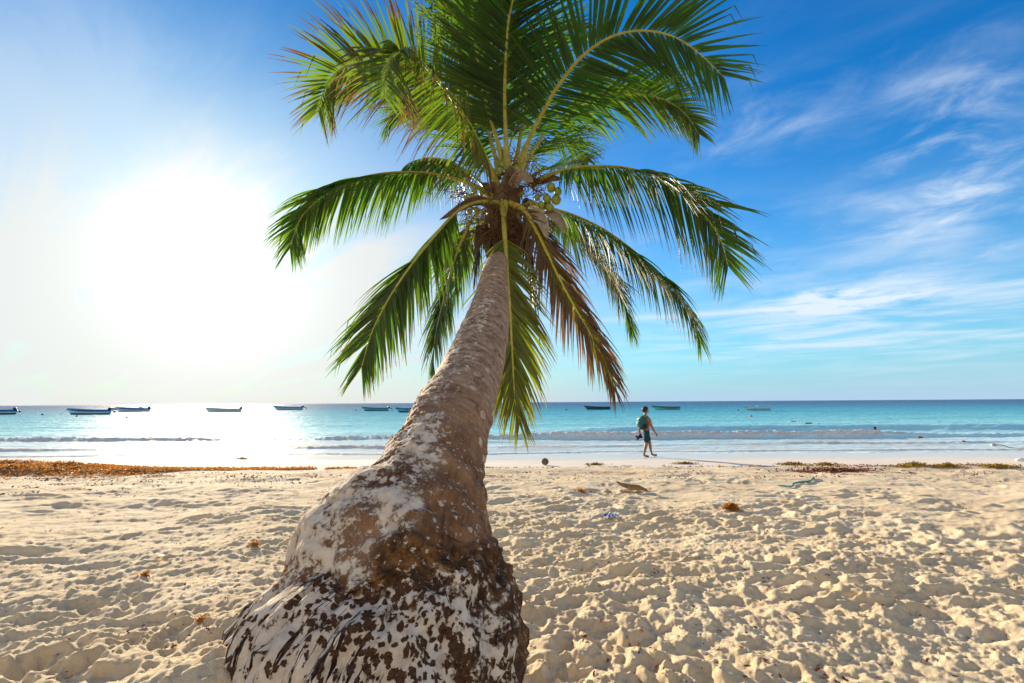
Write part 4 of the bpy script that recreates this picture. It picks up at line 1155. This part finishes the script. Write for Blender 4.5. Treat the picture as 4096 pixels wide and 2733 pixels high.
# ================================================================== PEOPLE
m_skin = simple_mat('skin', (.24, .11, .058), .5, .15, 12, .4)
m_hair = simple_mat('hair', (.018, .012, .010), .6, .3, 60, .3)
def skin_obj(name, pts, edges, mat, parent, sub=2, root=0):
    """pts: name -> (x, y, z, rx, ry)"""
    keys = list(pts); me = bpy.data.meshes.new(name)
    me.from_pydata([pts[k_][:3] for k_ in keys], [(keys.index(a), keys.index(b_)) for a, b_ in edges], [])
    o = bpy.data.objects.new(name, me); COL.objects.link(o); o.parent = parent
    md = o.modifiers.new('skin', 'SKIN'); md.use_smooth_shade = True; md.branch_smoothing = .6
    for i, k_ in enumerate(keys):
        sv = me.skin_vertices[0].data[i]
        rx = pts[k_][3]; ry = pts[k_][4] if len(pts[k_]) > 4 else rx
        sv.radius = (rx, ry); sv.use_root = (i == root)
    ss = o.modifiers.new('sub', 'SUBSURF'); ss.levels = sub; ss.render_levels = sub
    me.materials.append(mat)
    # keep the grown surface as the mesh itself
    dg = bpy.context.evaluated_depsgraph_get(); ev = o.evaluated_get(dg)
    nm = bpy.data.meshes.new_from_object(ev); o.modifiers.clear(); o.data = nm
    if not nm.materials: nm.materials.append(mat)
    nm.polygons.foreach_set('use_smooth', [True]*len(nm.polygons))
    return o

MAN = ground(2590, 1828)
man = empty('person', MAN); man.rotation_euler = (0, 0, math.radians(4))
tag(man, 'barefoot shirtless walker in dark teal shorts at the edge of the water', 'person')
def mz(zx, zy, y=0): return ((zx-580)/706, y, (1420-zy)/706)
P_ = {}
def J(k_, zx, zy, y, r, r2=None): P_[k_] = (*mz(zx, zy, y), r, r2 or r)
J('pelvis', 572, 790, 0, .125, .15); J('waist', 585, 690, 0, .105, .135); J('chest', 585, 560, 0, .125, .165); J('upper', 572, 458, 0, .105, .165)
J('neck', 556, 412, 0, .066, .07); J('neck2', 568, 372, 0, .062, .062)
J('head', 594, 318, 0, .082, .074); J('skull', 584, 262, 0, .102, .082); J('crown', 580, 226, 0, .078, .066)
J('jaw', 630, 342, 0, .044, .040); J('nose', 664, 296, 0, .020, .017)
# right (near) arm is at -y
J('shR', 606, 452, -.165, .072); J('elR', 642, 642, -.235, .050, .052); J('faR', 690, 730, -.24, .042); J('wrR', 742, 826, -.235, .027, .024)
J('haR', 764, 852, -.235, .034, .022)
J('shL', 565, 450, .17, .062); J('elL', 470, 640, .22, .045); J('faL', 452, 740, .22, .040); J('wrL', 450, 830, .21, .027)
J('haL', 458, 868, .20, .034, .022)
J('hipR', 568, 840, -.085, .10); J('knR', 545, 1100, -.09, .060, .062); J('caR', 515, 1190, -.09, .060, .055); J('shnR', 480, 1310, -.09, .038); J('anR', 468, 1378, -.09, .036)
J('heR', 462, 1400, -.09, .030); J('ftR', 540, 1400, -.09, .034, .045); J('toR', 598, 1410, -.09, .018, .045)
J('hipL', 588, 840, .085, .10); J('knL', 672, 1090, .09, .060, .062); J('caL', 680, 1180, .09, .058, .055); J('shnL', 700, 1300, .09, .038); J('anL', 715, 1362, .09, .036)
J('heL', 705, 1395, .09, .030); J('ftL', 790, 1395, .09, .032, .045); J('toL', 850, 1376, .09, .018, .042)
E_ = [('pelvis', 'waist'), ('waist', 'chest'), ('chest', 'upper'), ('upper', 'neck'), ('neck', 'neck2'), ('neck2', 'head'), ('head', 'skull'), ('skull', 'crown'), ('head', 'jaw'), ('head', 'nose'),
      ('upper', 'shR'), ('shR', 'elR'), ('elR', 'faR'), ('faR', 'wrR'), ('wrR', 'haR'), ('upper', 'shL'), ('shL', 'elL'), ('elL', 'faL'), ('faL', 'wrL'), ('wrL', 'haL')]
for s_ in 'RL':
    E_ += [('pelvis', 'hip'+s_), ('hip'+s_, 'kn'+s_), ('kn'+s_, 'ca'+s_), ('ca'+s_, 'shn'+s_), ('shn'+s_, 'an'+s_), ('an'+s_, 'he'+s_), ('an'+s_, 'ft'+s_), ('ft'+s_, 'to'+s_)]
# fingers of the loosely closed hands
for s_, hx, hy, yy in (('R', 764, 852, -.235), ('L', 458, 868, .20)):
    for q, (dx, dy, dy2) in enumerate([(22, 10, -.028), (24, 20, -.010), (18, 30, .009), (10, 34, .026)]):
        J('f%s%d' % (s_, q), hx+dx, hy+dy, yy+dy2, .0105); J('g%s%d' % (s_, q), hx+dx-4, hy+dy+20, yy+dy2, .0095); J('h%s%d' % (s_, q), hx+dx-20, hy+dy+24, yy+dy2, .008)
        E_ += [('ha'+s_, 'f%s%d' % (s_, q)), ('f%s%d' % (s_, q), 'g%s%d' % (s_, q)), ('g%s%d' % (s_, q), 'h%s%d' % (s_, q))]
    J('t'+s_, hx+12, hy-4, yy-.034, .012); J('u'+s_, hx+26, hy+12, yy-.040, .010)
    E_ += [('wr'+s_, 't'+s_), ('t'+s_, 'u'+s_)]
body = skin_obj('body', P_, E_, m_skin, man)
m_short = simple_mat('shorts_cloth', (.006, .045, .065), .85, .35, 14, .2, .3)
Q_ = {'pel': (*mz(572, 770), .135, .165), 'wst': (*mz(577, 735), .118, .150), 'R1': (*mz(566, 850, -.09), .125, .115), 'R2': (*mz(552, 960, -.092), .108, .10), 'R3': (*mz(555, 1092, -.092), .098, .092),
      'L1': (*mz(592, 850, .09), .125, .115), 'L2': (*mz(625, 960, .092), .105, .098), 'L3': (*mz(668, 1062, .092), .095, .09)}
sh = skin_obj('shorts', Q_, [('wst', 'pel'), ('pel', 'R1'), ('R1', 'R2'), ('R2', 'R3'), ('pel', 'L1'), ('L1', 'L2'), ('L2', 'L3')], m_short, man)
mb = MB(); hx, hy, hz_ = mz(570, 258)
mb.ball((hx, hy, hz_), (.118, .100, .118), Matrix.Rotation(.35, 3, 'Y'), 28, 18,
        fn=lambda v: (1.0+.05*math.sin(9*v.x+3)*math.sin(8*v.y)+.03*math.sin(21*v.z)) * (1 if v.x < .30 or v.z > .40 else .70))
mb.build('hair', m_hair, man)
for sg in (-1, 1):
    mb = MB(); mb.ball((*mz(606, 300)[:1], sg*.078, mz(606, 300)[2]), (.022, .012, .032), None, 8, 6); mb.build('ear', m_skin, man)
    mb = MB(); mb.ball((mz(652, 286)[0], sg*.030, mz(652, 286)[2]), (.010, .013, .008), None, 8, 6); mb.build('eye', m_hair, man)
# backpack
pk = empty('backpack', MAN + Matrix.Rotation(math.radians(4), 3, 'Z') @ Vector(mz(455, 600))); pk.rotation_euler = (0, 0, math.radians(4))
tag(pk, 'teal and black backpack worn by the walker', 'backpack')
m_teal = simple_mat('teal_nylon', (.006, .09, .10), .6, .25, 12, .3, .2); m_tealL = simple_mat('light_teal_nylon', (.02, .17, .16), .6, .2, 12, .3)
m_blk = simple_mat('black_nylon', (.018, .016, .018), .7, .3, 20, .3); m_org = simple_mat('orange_strap', (.62, .30, .04), .6)
def pz(zx, zy, y=0): return ((zx-455)/706, y, (600-zy)/706)
def slab(name, outline, y0, y1, mat, par, inset=.82):
    """side outline swept across the pack with softened edges"""
    cx = sum(p[0] for p in outline)/len(outline); cy = sum(p[1] for p in outline)/len(outline); mb = MB(); vs = []
    lay = [(y0, inset), (y0+(y1-y0)*.12, 1), (y1-(y1-y0)*.12, 1), (y1, inset)]
    for yy, k_ in lay: vs += [pz(cx+(a-cx)*k_, cy+(b_-cy)*k_, yy) for a, b_ in outline]
    m_ = len(outline); fs = [(l*m_+i, l*m_+(i+1) % m_, (l+1)*m_+(i+1) % m_, (l+1)*m_+i) for l in range(3) for i in range(m_)]
    fs += [tuple(range(m_)), tuple(3*m_+i for i in range(m_))[::-1]]
    mb.add(vs, fs); return mb.build(name, mat, par)
slab('pack_body', [(505, 405), (540, 440), (550, 560), (580, 660), (540, 725), (440, 745), (400, 720), (375, 600), (362, 520), (400, 470), (450, 430)], -.15, .15, m_teal, pk)
slab('pack_base', [(450, 600), (520, 590), (575, 640), (585, 690), (540, 738), (440, 750), (395, 735), (400, 690), (450, 690)], -.156, .156, m_blk, pk)
slab('front_pocket', [(352, 560), (400, 555), (440, 600), (455, 690), (420, 715), (375, 700), (355, 640)], -.11, .11, m_tealL, pk)
slab('lid', [(365, 490), (430, 430), (490, 400), (505, 425), (450, 470), (400, 520), (360, 530)], -.14, .14, m_tealL, pk)
for sg in (-1, 1):
    mb = MB(); mb.tube([pz(500, 412, sg*.10), pz(560, 405, sg*.12), pz(612, 425, sg*.13), pz(640, 500, sg*.13), pz(620, 590, sg*.14), pz(560, 650, sg*.14)], [.02]*6, 6, flat=.45); mb.build('strap', m_teal, pk)
mb = MB(); mb.box(pz(395, 565, 0), (.06, .24, .03)); mb.build('orange_tab', m_org, pk, False)
mb = MB(); mb.tube([pz(355, 585, -.05), pz(345, 610, -.06), pz(344, 655, -.05)], .012, 5); mb.build('loose_strap', m_blk, pk)
# sandals in the hand
m_sole = simple_mat('sandal_rubber', (.05, .032, .025), .8, .3, 25, .2)
for i, (zx, zy, an, dy, lab) in enumerate([(425, 945, -.9, .17, 'brown sandal held lower in the hand of the walker'), (440, 940, .05, .24, 'dark sandal held crosswise behind the walker')]):
    mb = MB(); pts = [(-.13, 0), (-.12, .035), (-.05, .035), (.05, .045), (.11, .04), (.13, 0), (.11, -.04), (.05, -.045), (-.05, -.035), (-.12, -.035)]
    vs = [(a, b_, z_) for z_ in (-.011, .011) for a, b_ in pts]; k_ = len(pts)
    mb.add(vs, [tuple(range(k_))[::-1], tuple(range(k_, 2*k_))]+[(j, (j+1) % k_, k_+(j+1) % k_, k_+j) for j in range(k_)])
    so = empty('sandal', MAN + Matrix.Rotation(math.radians(4), 3, 'Z') @ Vector(mz(zx, zy, dy))); so.rotation_euler = (1.2, an, 0)
    tag(so, lab, 'sandal', 'sandals carried by the walker')
    mb.build('sole', m_sole, so)
    mb = MB(); mb.tube([(.0, .04, 0), (.03, .02, .04), (.08, 0, .015)], .008, 5); mb.tube([(.0, -.04, 0), (.03, -.02, .04), (.08, 0, .015)], .008, 5); mb.build('toe_strap', m_blk, so)

# swimmer
sp_ = sea_pt(3503, 1731)
sw_ = empty('person', sp_); tag(sw_, 'swimmer in the waves, only head, shoulders and one arm above water', 'person')
skin_obj('body', {'c': (0, 0, -.28, .16, .12), 'u': (0, 0, -.02, .12, .10), 'n': (-.01, 0, .10, .05), 'h': (-.02, 0, .20, .085), 'k': (-.02, 0, .27, .075), 's': (.17, 0, .02, .055), 'e': (.36, -.05, .04, .042), 'w': (.55, -.08, .02, .03), 'q': (.63, -.08, .02, .028), 's2': (-.17, 0, .0, .055), 'e2': (-.28, -.1, -.18, .04)},
         [('c', 'u'), ('u', 'n'), ('n', 'h'), ('h', 'k'), ('u', 's'), ('s', 'e'), ('e', 'w'), ('w', 'q'), ('u', 's2'), ('s2', 'e2')], m_skin, sw_)
mb = MB(); mb.ball((-.03, 0, .27), (.095, .09, .085), None, 12, 8); mb.build('hair', m_hair, sw_)
# people in the far boat
e, s, L = boats[3]
for i, (lx, lab) in enumerate([(.6, 'person in dark clothes sitting nearest the bow of the far boat'), (1.5, 'person sitting amidships in the far boat'), (2.2, 'person in a reddish top standing at the stern of the far boat')]):
    p = e.matrix_basis @ Vector((lx, 0, .35)); pe = empty('person', p); pe.scale = (s, s, s)
    tag(pe, lab, 'person')
    hh = .25 if i == 2 else 0
    skin_obj('body', {'p': (0, 0, .15, .15), 'c': (0, 0, .45+hh, .16, .13), 'n': (0, 0, .68+hh, .06), 'h': (0, 0, .84+hh, .10), 's1': (0, .2, .58+hh, .06), 'e1': (-.15, .25, .38+hh, .045), 's2': (0, -.2, .58+hh, .06), 'e2': (-.15, -.25, .38+hh, .045)},
             [('p', 'c'), ('c', 'n'), ('n', 'h'), ('c', 's1'), ('s1', 'e1'), ('c', 's2'), ('s2', 'e2')], [m_blk, m_skin, m_red][i], pe, 1)

# ================================================================== THINGS ON THE SAND
m_weed, nt, out = newmat('seaweed'); n = N(nt)
oi = n('ShaderNodeAttribute', attribute_name='tint')
tcw_ = n('ShaderNodeTexCoord').outputs['Object']
nz = n.noise(tcw_, 7, 5, .7)
cw_ = n.mix(n.step(nz, .35, .65), (.30, .125, .035, 1), (.64, .34, .09, 1))
cw_ = n.mix(n.math('MULTIPLY', n.step(n.noise(tcw_, 60, 2, .6), .5, .7), .5), cw_, (.08, .035, .02, 1))
p = n('ShaderNodeBsdfPrincipled'); n.set(p.inputs['Base Color'], cw_); p.inputs['Roughness'].default_value = .6
t = n('ShaderNodeBsdfTranslucent'); t.inputs['Color'].default_value = (.60, .24, .03, 1)
mx = n('ShaderNodeMixShader'); mx.inputs[0].default_value = .35
nt.links.new(p.outputs[0], mx.inputs[1]); nt.links.new(t.outputs[0], mx.inputs[2]); nt.links.new(mx.outputs[0], out.inputs[0])
m_weedg = simple_mat('golden_seaweed', (.40, .24, .035), .7, .6, 30, .2)
m_weedr = simple_mat('dried_seaweed', (.20, .062, .028), .8, .5, 40, .2)
m_deb = simple_mat('dark_debris', (.060, .034, .022), .85, .4, 40, .2)

NPR = np.random.default_rng(8)
def frills(P, size, flat=.5):
    """crumpled strips of weed starting at the points P"""
    P = np.asarray(P, float); n_ = len(P); size = np.asarray(size, float)*np.ones(n_)
    a = NPR.uniform(0, 2*PI, n_); el = NPR.uniform(-.1, .9, n_)*flat
    d = np.stack([np.cos(a)*np.cos(el), np.sin(a)*np.cos(el), np.sin(el)], 1)
    nz_ = lambda v: v/(np.linalg.norm(v, axis=1)[:, None]+1e-9)
    s_ = nz_(np.cross(d, np.stack([NPR.normal(0, .4, n_), NPR.normal(0, .4, n_), np.ones(n_)], 1)))
    q = P.copy(); w = size*NPR.uniform(.10, .22, n_); out = []
    for k_ in range(5):
        ww = (w*(1-.7*abs(k_/4-.4)))[:, None]
        out += [q+s_*ww, q-s_*ww]
        q = q+d*(size/4)[:, None]
        d = nz_(d+NPR.normal(0, 1, (n_, 3))*np.array([.45, .45, .35])-np.array([0, 0, .1]))
        s_ = s_+NPR.normal(0, .3, (n_, 3)); s_ = nz_(s_-d*(s_*d).sum(1)[:, None])
    V = np.stack(out, 1).reshape(-1, 3)
    b_ = (np.arange(n_)*10)[:, None, None]
    F_ = (b_ + np.array([[2*k_, 2*k_+1, 2*k_+3, 2*k_+2] for k_ in range(4)])[None]).reshape(-1, 4)
    return V, F_
def hgts(x, y):
    R = np.hypot(x, y); t = np.arctan2(x, y)
    fi = np.clip(np.interp(R, RR, np.arange(len(RR))), 0, len(RR)-1.01); fj = np.clip((t-sub_t0)/sub_dt, 0, NF-1.01)
    i = fi.astype(int); j = fj.astype(int); a = fi-i; b = fj-j
    return (GZ[i, j]*(1-a)+GZ[i+1, j]*a)*(1-b)+(GZ[i, j+1]*(1-a)+GZ[i+1, j+1]*a)*b

# the long bank of washed-up weed at the left: one tangled mass
def bank_h(x, y):
    c = 13.45 + .25*np.sin(x*.8) + .12*np.sin(x*2.1)
    w = np.where(x < -9, .95, .55)
    hh = np.interp(x, [-40, -17, -12, -10.8, -9.5, -8, -5, -2, 0], [.26, .24, .20, .11, .05, .024, .014, .010, .008])
    return hh*np.exp(-((y-c)/w)**2)*(1+.5*perlin(x*1.4, y*2.2))
x = -.4 - NPR.random(60000)**1.2*24; y = 13.45 + NPR.normal(0, 1, 60000)*np.where(x < -9, .62, .36) + .25*np.sin(x*.8)
h = bank_h(x, y); keep = (h > .012) & ((x < -8) | (NPR.random(60000) > .4)); x = x[keep]; y = y[keep]; h = h[keep]
Va, Fa = frills(np.stack([x, y, hgts(x, y)+h*NPR.uniform(.75, 1.02, len(x))], 1), NPR.uniform(.04, .10, len(x)), .8)
xs, ys = np.meshgrid(np.linspace(-34, -2, 700), np.linspace(11.9, 15.0, 70), indexing='ij')
hb = bank_h(xs, ys)
zb = hgts(xs, ys) + hb - .03 + .3*hb*fbm(xs*5, ys*7, o=3)
me = mesh_np('seaweed', np.concatenate([Va, np.stack([xs, ys, zb], -1).reshape(-1, 3)]), np.concatenate([Fa, grid_faces(700, 70)+len(Va)]))
o = link_mesh('seaweed', me, m_weed); tag(o, 'long orange brown bank of seaweed washed up along the left of the shore', kind='stuff')

def strew(name, pts, size, mat, label, flat=.4):
    pts = np.array(pts); Va, Fa = frills(np.stack([pts[:, 0], pts[:, 1], hgts(pts[:, 0], pts[:, 1])+.004], 1), NPR.uniform(*size, len(pts)), flat)
    o = link_mesh(name, mesh_np(name, Va, Fa), mat); tag(o, label, kind='stuff')
def groups(cl, per, base, sy):
    out = []
    for cx_, cy_, w in cl:
        m_ = int(per*w)+base; out += list(np.stack([NPR.normal(cx_, w*.6, m_), NPR.normal(cy_, sy, m_)], 1))
    return out
rg = random.Random(5)
strew('seaweed', groups([(rg.uniform(-1, 18), rg.gauss(13.55, .22), rg.uniform(.15, .6)) for _ in range(46)], 60, 0, .07), (.04, .10), m_weedg,
      'thin golden scraps of seaweed scattered along the tide mark', .5)
dcl = [(rg.uniform(-13, 15), min(12.9, rg.gauss(11.3, .9)), rg.uniform(.1, .5)) for _ in range(260)] + [(rg.uniform(7.5, 12.5), rg.gauss(12.75, .10), .5) for _ in range(40)]
dcl += [(rg.uniform(-13, -5), rg.gauss(10.6, .8), .4) for _ in range(60)]
def polar(m_, r0, r1):
    R = np.exp(NPR.uniform(math.log(r0), math.log(r1), m_)); t_ = NPR.uniform(-.8, .8, m_); return R*np.sin(t_), R*np.cos(t_)
px_, py_ = polar(620, 2.0, 10); near_ = []
for a, b_ in zip(px_, py_):
    for _ in range(rg.choice([1, 1, 1, 2, 4])): near_.append((a+rg.gauss(0, .03), b_+rg.gauss(0, .03)))
strew('debris', groups(dcl, 26, 2, .08), (.03, .08), m_weedr, 'dry red brown scraps of weed strewn below the tide mark')
strew('debris', near_, (.012, .04), m_weedr, 'small red brown crumbs of weed in the nearer footprints')
px_, py_ = polar(1100, 1.9, 9)
strew('debris', np.stack([px_, py_], 1), (.008, .030), m_deb, 'tiny dark splinters and twigs lying on the sand')

def clump(px, py, w, hgt_, nn_, mat, label, size=.05, seed=1):
    g = ground(px, py)
    r = np.abs(NPR.normal(0, .42, nn_)); a = NPR.uniform(0, 2*PI, nn_); x = g.x+np.cos(a)*r*w; y = g.y+np.sin(a)*r*w*.35
    z = hgts(x, y)+hgt_*np.maximum(0, 1-r*r)*NPR.random(nn_)
    Va, Fa = frills(np.stack([x, y, z], 1)-np.array(g), size*NPR.uniform(.6, 1.5, nn_), 1.0)
    o_ = len(Va); m1, m2 = 16, 9                      # matted body under the loose strands
    aa, rr_ = np.meshgrid(np.linspace(0, 2*PI, m1, endpoint=False), np.linspace(0.02, 1.15, m2))
    bx_ = g.x+np.cos(aa)*rr_*w*.8; by_ = g.y+np.sin(aa)*rr_*w*.28
    bz_ = hgts(bx_, by_)+hgt_*.7*np.maximum(0, 1-rr_*rr_)*(1+.5*perlin(bx_*20, by_*20))-.004-.012*rr_
    Va = np.concatenate([Va, np.stack([bx_, by_, bz_], -1).reshape(-1, 3)-np.array(g)]); Fa = np.concatenate([Fa, grid_faces(m2, m1, True)+o_])
    o = link_mesh('seaweed_clump', mesh_np('seaweed_clump', Va, Fa), mat); o.location = g
    tag(o, label, 'seaweed', 'seaweed clumps on the beach')
clump(2928, 2040, .13, .07, 420, m_weed, 'rusty brown clump of weed heaped on the trodden sand right of the wrapper', .045, 1)
clump(2325, 1970, .13, .05, 160, m_weed, 'small tan clump left of the broken husk', .04, 2)
clump(3165, 1832+28, .62, .05, 420, m_weedg, 'golden patch between the shadow of the walker and the dark weed strip', .06, 3)
clump(2740, 1857, .55, .04, 300, m_weedg, 'golden patch just below the feet of the walker', .06, 4)
clump(3305, 1862, .55, .05, 360, m_weedg, 'golden patch above the start of the dark weed strip', .06, 5)
clump(3650, 1865, .75, .06, 480, m_weedg, 'widest golden patch on the wet sand', .06, 6)
clump(3790, 1868, .60, .05, 360, m_weedg, 'golden patch right next to the widest one', .06, 7)
clump(4000, 1870, .80, .06, 480, m_weedg, 'golden patch at the right edge of the shore', .06, 8)
clump(2380, 1861, .40, .04, 200, m_weedg, 'golden patch midway between coconut and walker', .06, 9)
clump(3325, 1884, 1.6, .04, 900, m_weedr, 'long dark red strip of dry weed on the berm', .06, 10)
clump(968, 1838, .35, .07, 200, m_weedg, 'dark olive clump lying in the wash left of the trunk', .06, 11)
clump(809, 1838, .10, .08, 80, m_weed, 'small brown clump alone on the wet sand under the sun glitter', .05, 12)
clump(1020, 2190, .055, .03, 80, m_weed, 'bright red orange sprig on the sand left of the trunk', .035, 13)
clump(795, 2500, .03, .02, 60, m_weed, 'orange sprig near the foot of the root bole', .025, 14)
clump(580, 2305, .04, .02, 70, m_weed, 'orange sprig in a footprint below the yellow leaf', .03, 15)

# coconut washed up
g = ground(2180, 1862); mb = MB()
mb.ball((0, 0, .10), (.105, .09, .10), Matrix.Rotation(.3, 3, 'Y'), 18, 12, fn=lambda v: 1+.05*math.cos(3*math.atan2(v.y, v.z)))
o = mb.build('old_coconut', m_husk); o.location = g; tag(o, 'old brown coconut lying on the tide mark beside the trunk', 'coconut')
# broken husk
g = ground(2530, 1968); mb = MB()
P3 = [(-.28, 0, .16), (-.20, 0, .10), (-.05, 0, .05), (.12, 0, .04), (.27, .02, .01)]; vs = []
for j, p in enumerate(P3):
    w = [.03, .07, .10, .09, .03][j]
    for q in range(7):
        a = (q/6)*PI; vs.append((p[0], p[1]+math.cos(a)*w, p[2]+math.sin(a)*w*.8))
mb.add(vs, [(j*7+q, j*7+q+1, (j+1)*7+q+1, (j+1)*7+q) for j in range(4) for q in range(6)])
o = mb.build('driftwood', simple_mat('driftwood', (.28, .16, .07), .8, .5, 22, .2, .5)); o.location = g; sol = o.modifiers.new('t', 'SOLIDIFY'); sol.thickness = .02
tag(o, 'curved piece of brown driftwood half buried in the sand', 'driftwood')
# wrapper
def wrapper(px, py, mats, label, sz, seed):
    g = ground(px, py); rg2 = random.Random(seed); nq = 9; V2 = []
    for i in range(nq):
        for j in range(nq):
            u = i/(nq-1)-.5; v = j/(nq-1)-.5
            V2.append((u*sz+rg2.gauss(0, sz*.03), v*sz*.7+rg2.gauss(0, sz*.03), sz*.30*math.exp(-(u*u+v*v)*5)+abs(rg2.gauss(0, sz*.07))))
    F2 = [(i*nq+j, (i+1)*nq+j, (i+1)*nq+j+1, i*nq+j+1) for i in range(nq-1) for j in range(nq-1)]
    me = bpy.data.meshes.new('wrapper'); me.from_pydata(V2, [], F2)
    me.polygons.foreach_set('material_index', [0 if (i < 3 or (j+i) % 5 == 0) else 1 for i in range(nq-1) for j in range(nq-1)])
    o = link_mesh('wrapper', me, mats, None, False); o.location = g+Vector((0, 0, .005)); sol = o.modifiers.new('t', 'SOLIDIFY'); sol.thickness = .003
    tag(o, label, 'litter')
wrapper(2446, 2076, [simple_mat('wrapper_blue', (.02, .10, .45), .35, .2, 12), simple_mat('wrapper_white', (.60, .68, .75), .35, .1, 12)], 'crumpled blue and white wrapper on the sand', .17, 3)
wrapper(948, 1976, [simple_mat('wrapper_pale', (.68, .66, .70), .5, .1, 12)]*2, 'scrap of white plastic on the sand left of the trunk', .12, 5)
# yellow leaf
g = ground(641, 2243); mb = MB()
vs = []; 
for j in range(7):
    f = j/6; w = .022*math.sin(PI*(f*.92+.04)); vs += [((f-.5)*.09, w, .012+.018*math.sin(PI*f)), ((f-.5)*.09, 0, .008+.018*math.sin(PI*f)), ((f-.5)*.09, -w, .012+.016*math.sin(PI*f))]
mb.add(vs, [(j*3+q, j*3+q+1, j*3+q+4, j*3+q+3) for j in range(6) for q in range(2)])
o = mb.build('fallen_leaf', simple_mat('yellow_leaf', (.62, .42, .03), .5)); o.location = g+Vector((0, 0, .008)); sol = o.modifiers.new('t', 'SOLIDIFY'); sol.thickness = .002
tag(o, 'small bright yellow leaf on the sand', 'leaf')
# teal rope
m_trope = simple_mat('teal_rope', (.04, .26, .25), .7, .3, 30, .2)
rp = empty('rope', ground(3180, 1950)); tag(rp, 'frayed teal rope half buried in the sand', 'rope')
for path in ([(3110, 1948), (3150, 1951), (3170, 1950), (3185, 1938), (3215, 1934), (3240, 1928), (3255, 1914)], [(3172, 1950), (3180, 1938), (3200, 1934), (3232, 1932), (3250, 1922), (3258, 1918)]):
    pts = [ground(*q)+Vector((0, 0, .025)) for q in path]
    C_, L_ = spline(pts, 30); mb = MB(); mb.tube([Vector(c)-rp.location for c in C_], .014, 6); mb.build('strand', m_trope, rp)
# sea-worn pale lump at the right
g = ground(4086, 1845); mb = MB(); mb.ball((0, 0, .03), (.16, .09, .06), None, 14, 8, fn=lambda v: 1+.12*math.sin(5*v.x+1)*math.cos(4*v.y))
o = mb.build('stone', simple_mat('white_coral', (.75, .70, .66), .7, .1, 20, .3, .4)); o.location = g; tag(o, 'white lump of coral at the edge of the wash', 'stone')

# ================================================================== OUTPUT
vs_ = scene.view_settings
vs_.view_transform = 'Standard'; vs_.look = 'None'; vs_.gamma = 1.0; vs_.use_curve_mapping = False
vs_.exposure = 1.0
scene.cycles.max_bounces = 8; scene.cycles.transparent_max_bounces = 8
scene.cycles.sample_clamp_indirect = 6
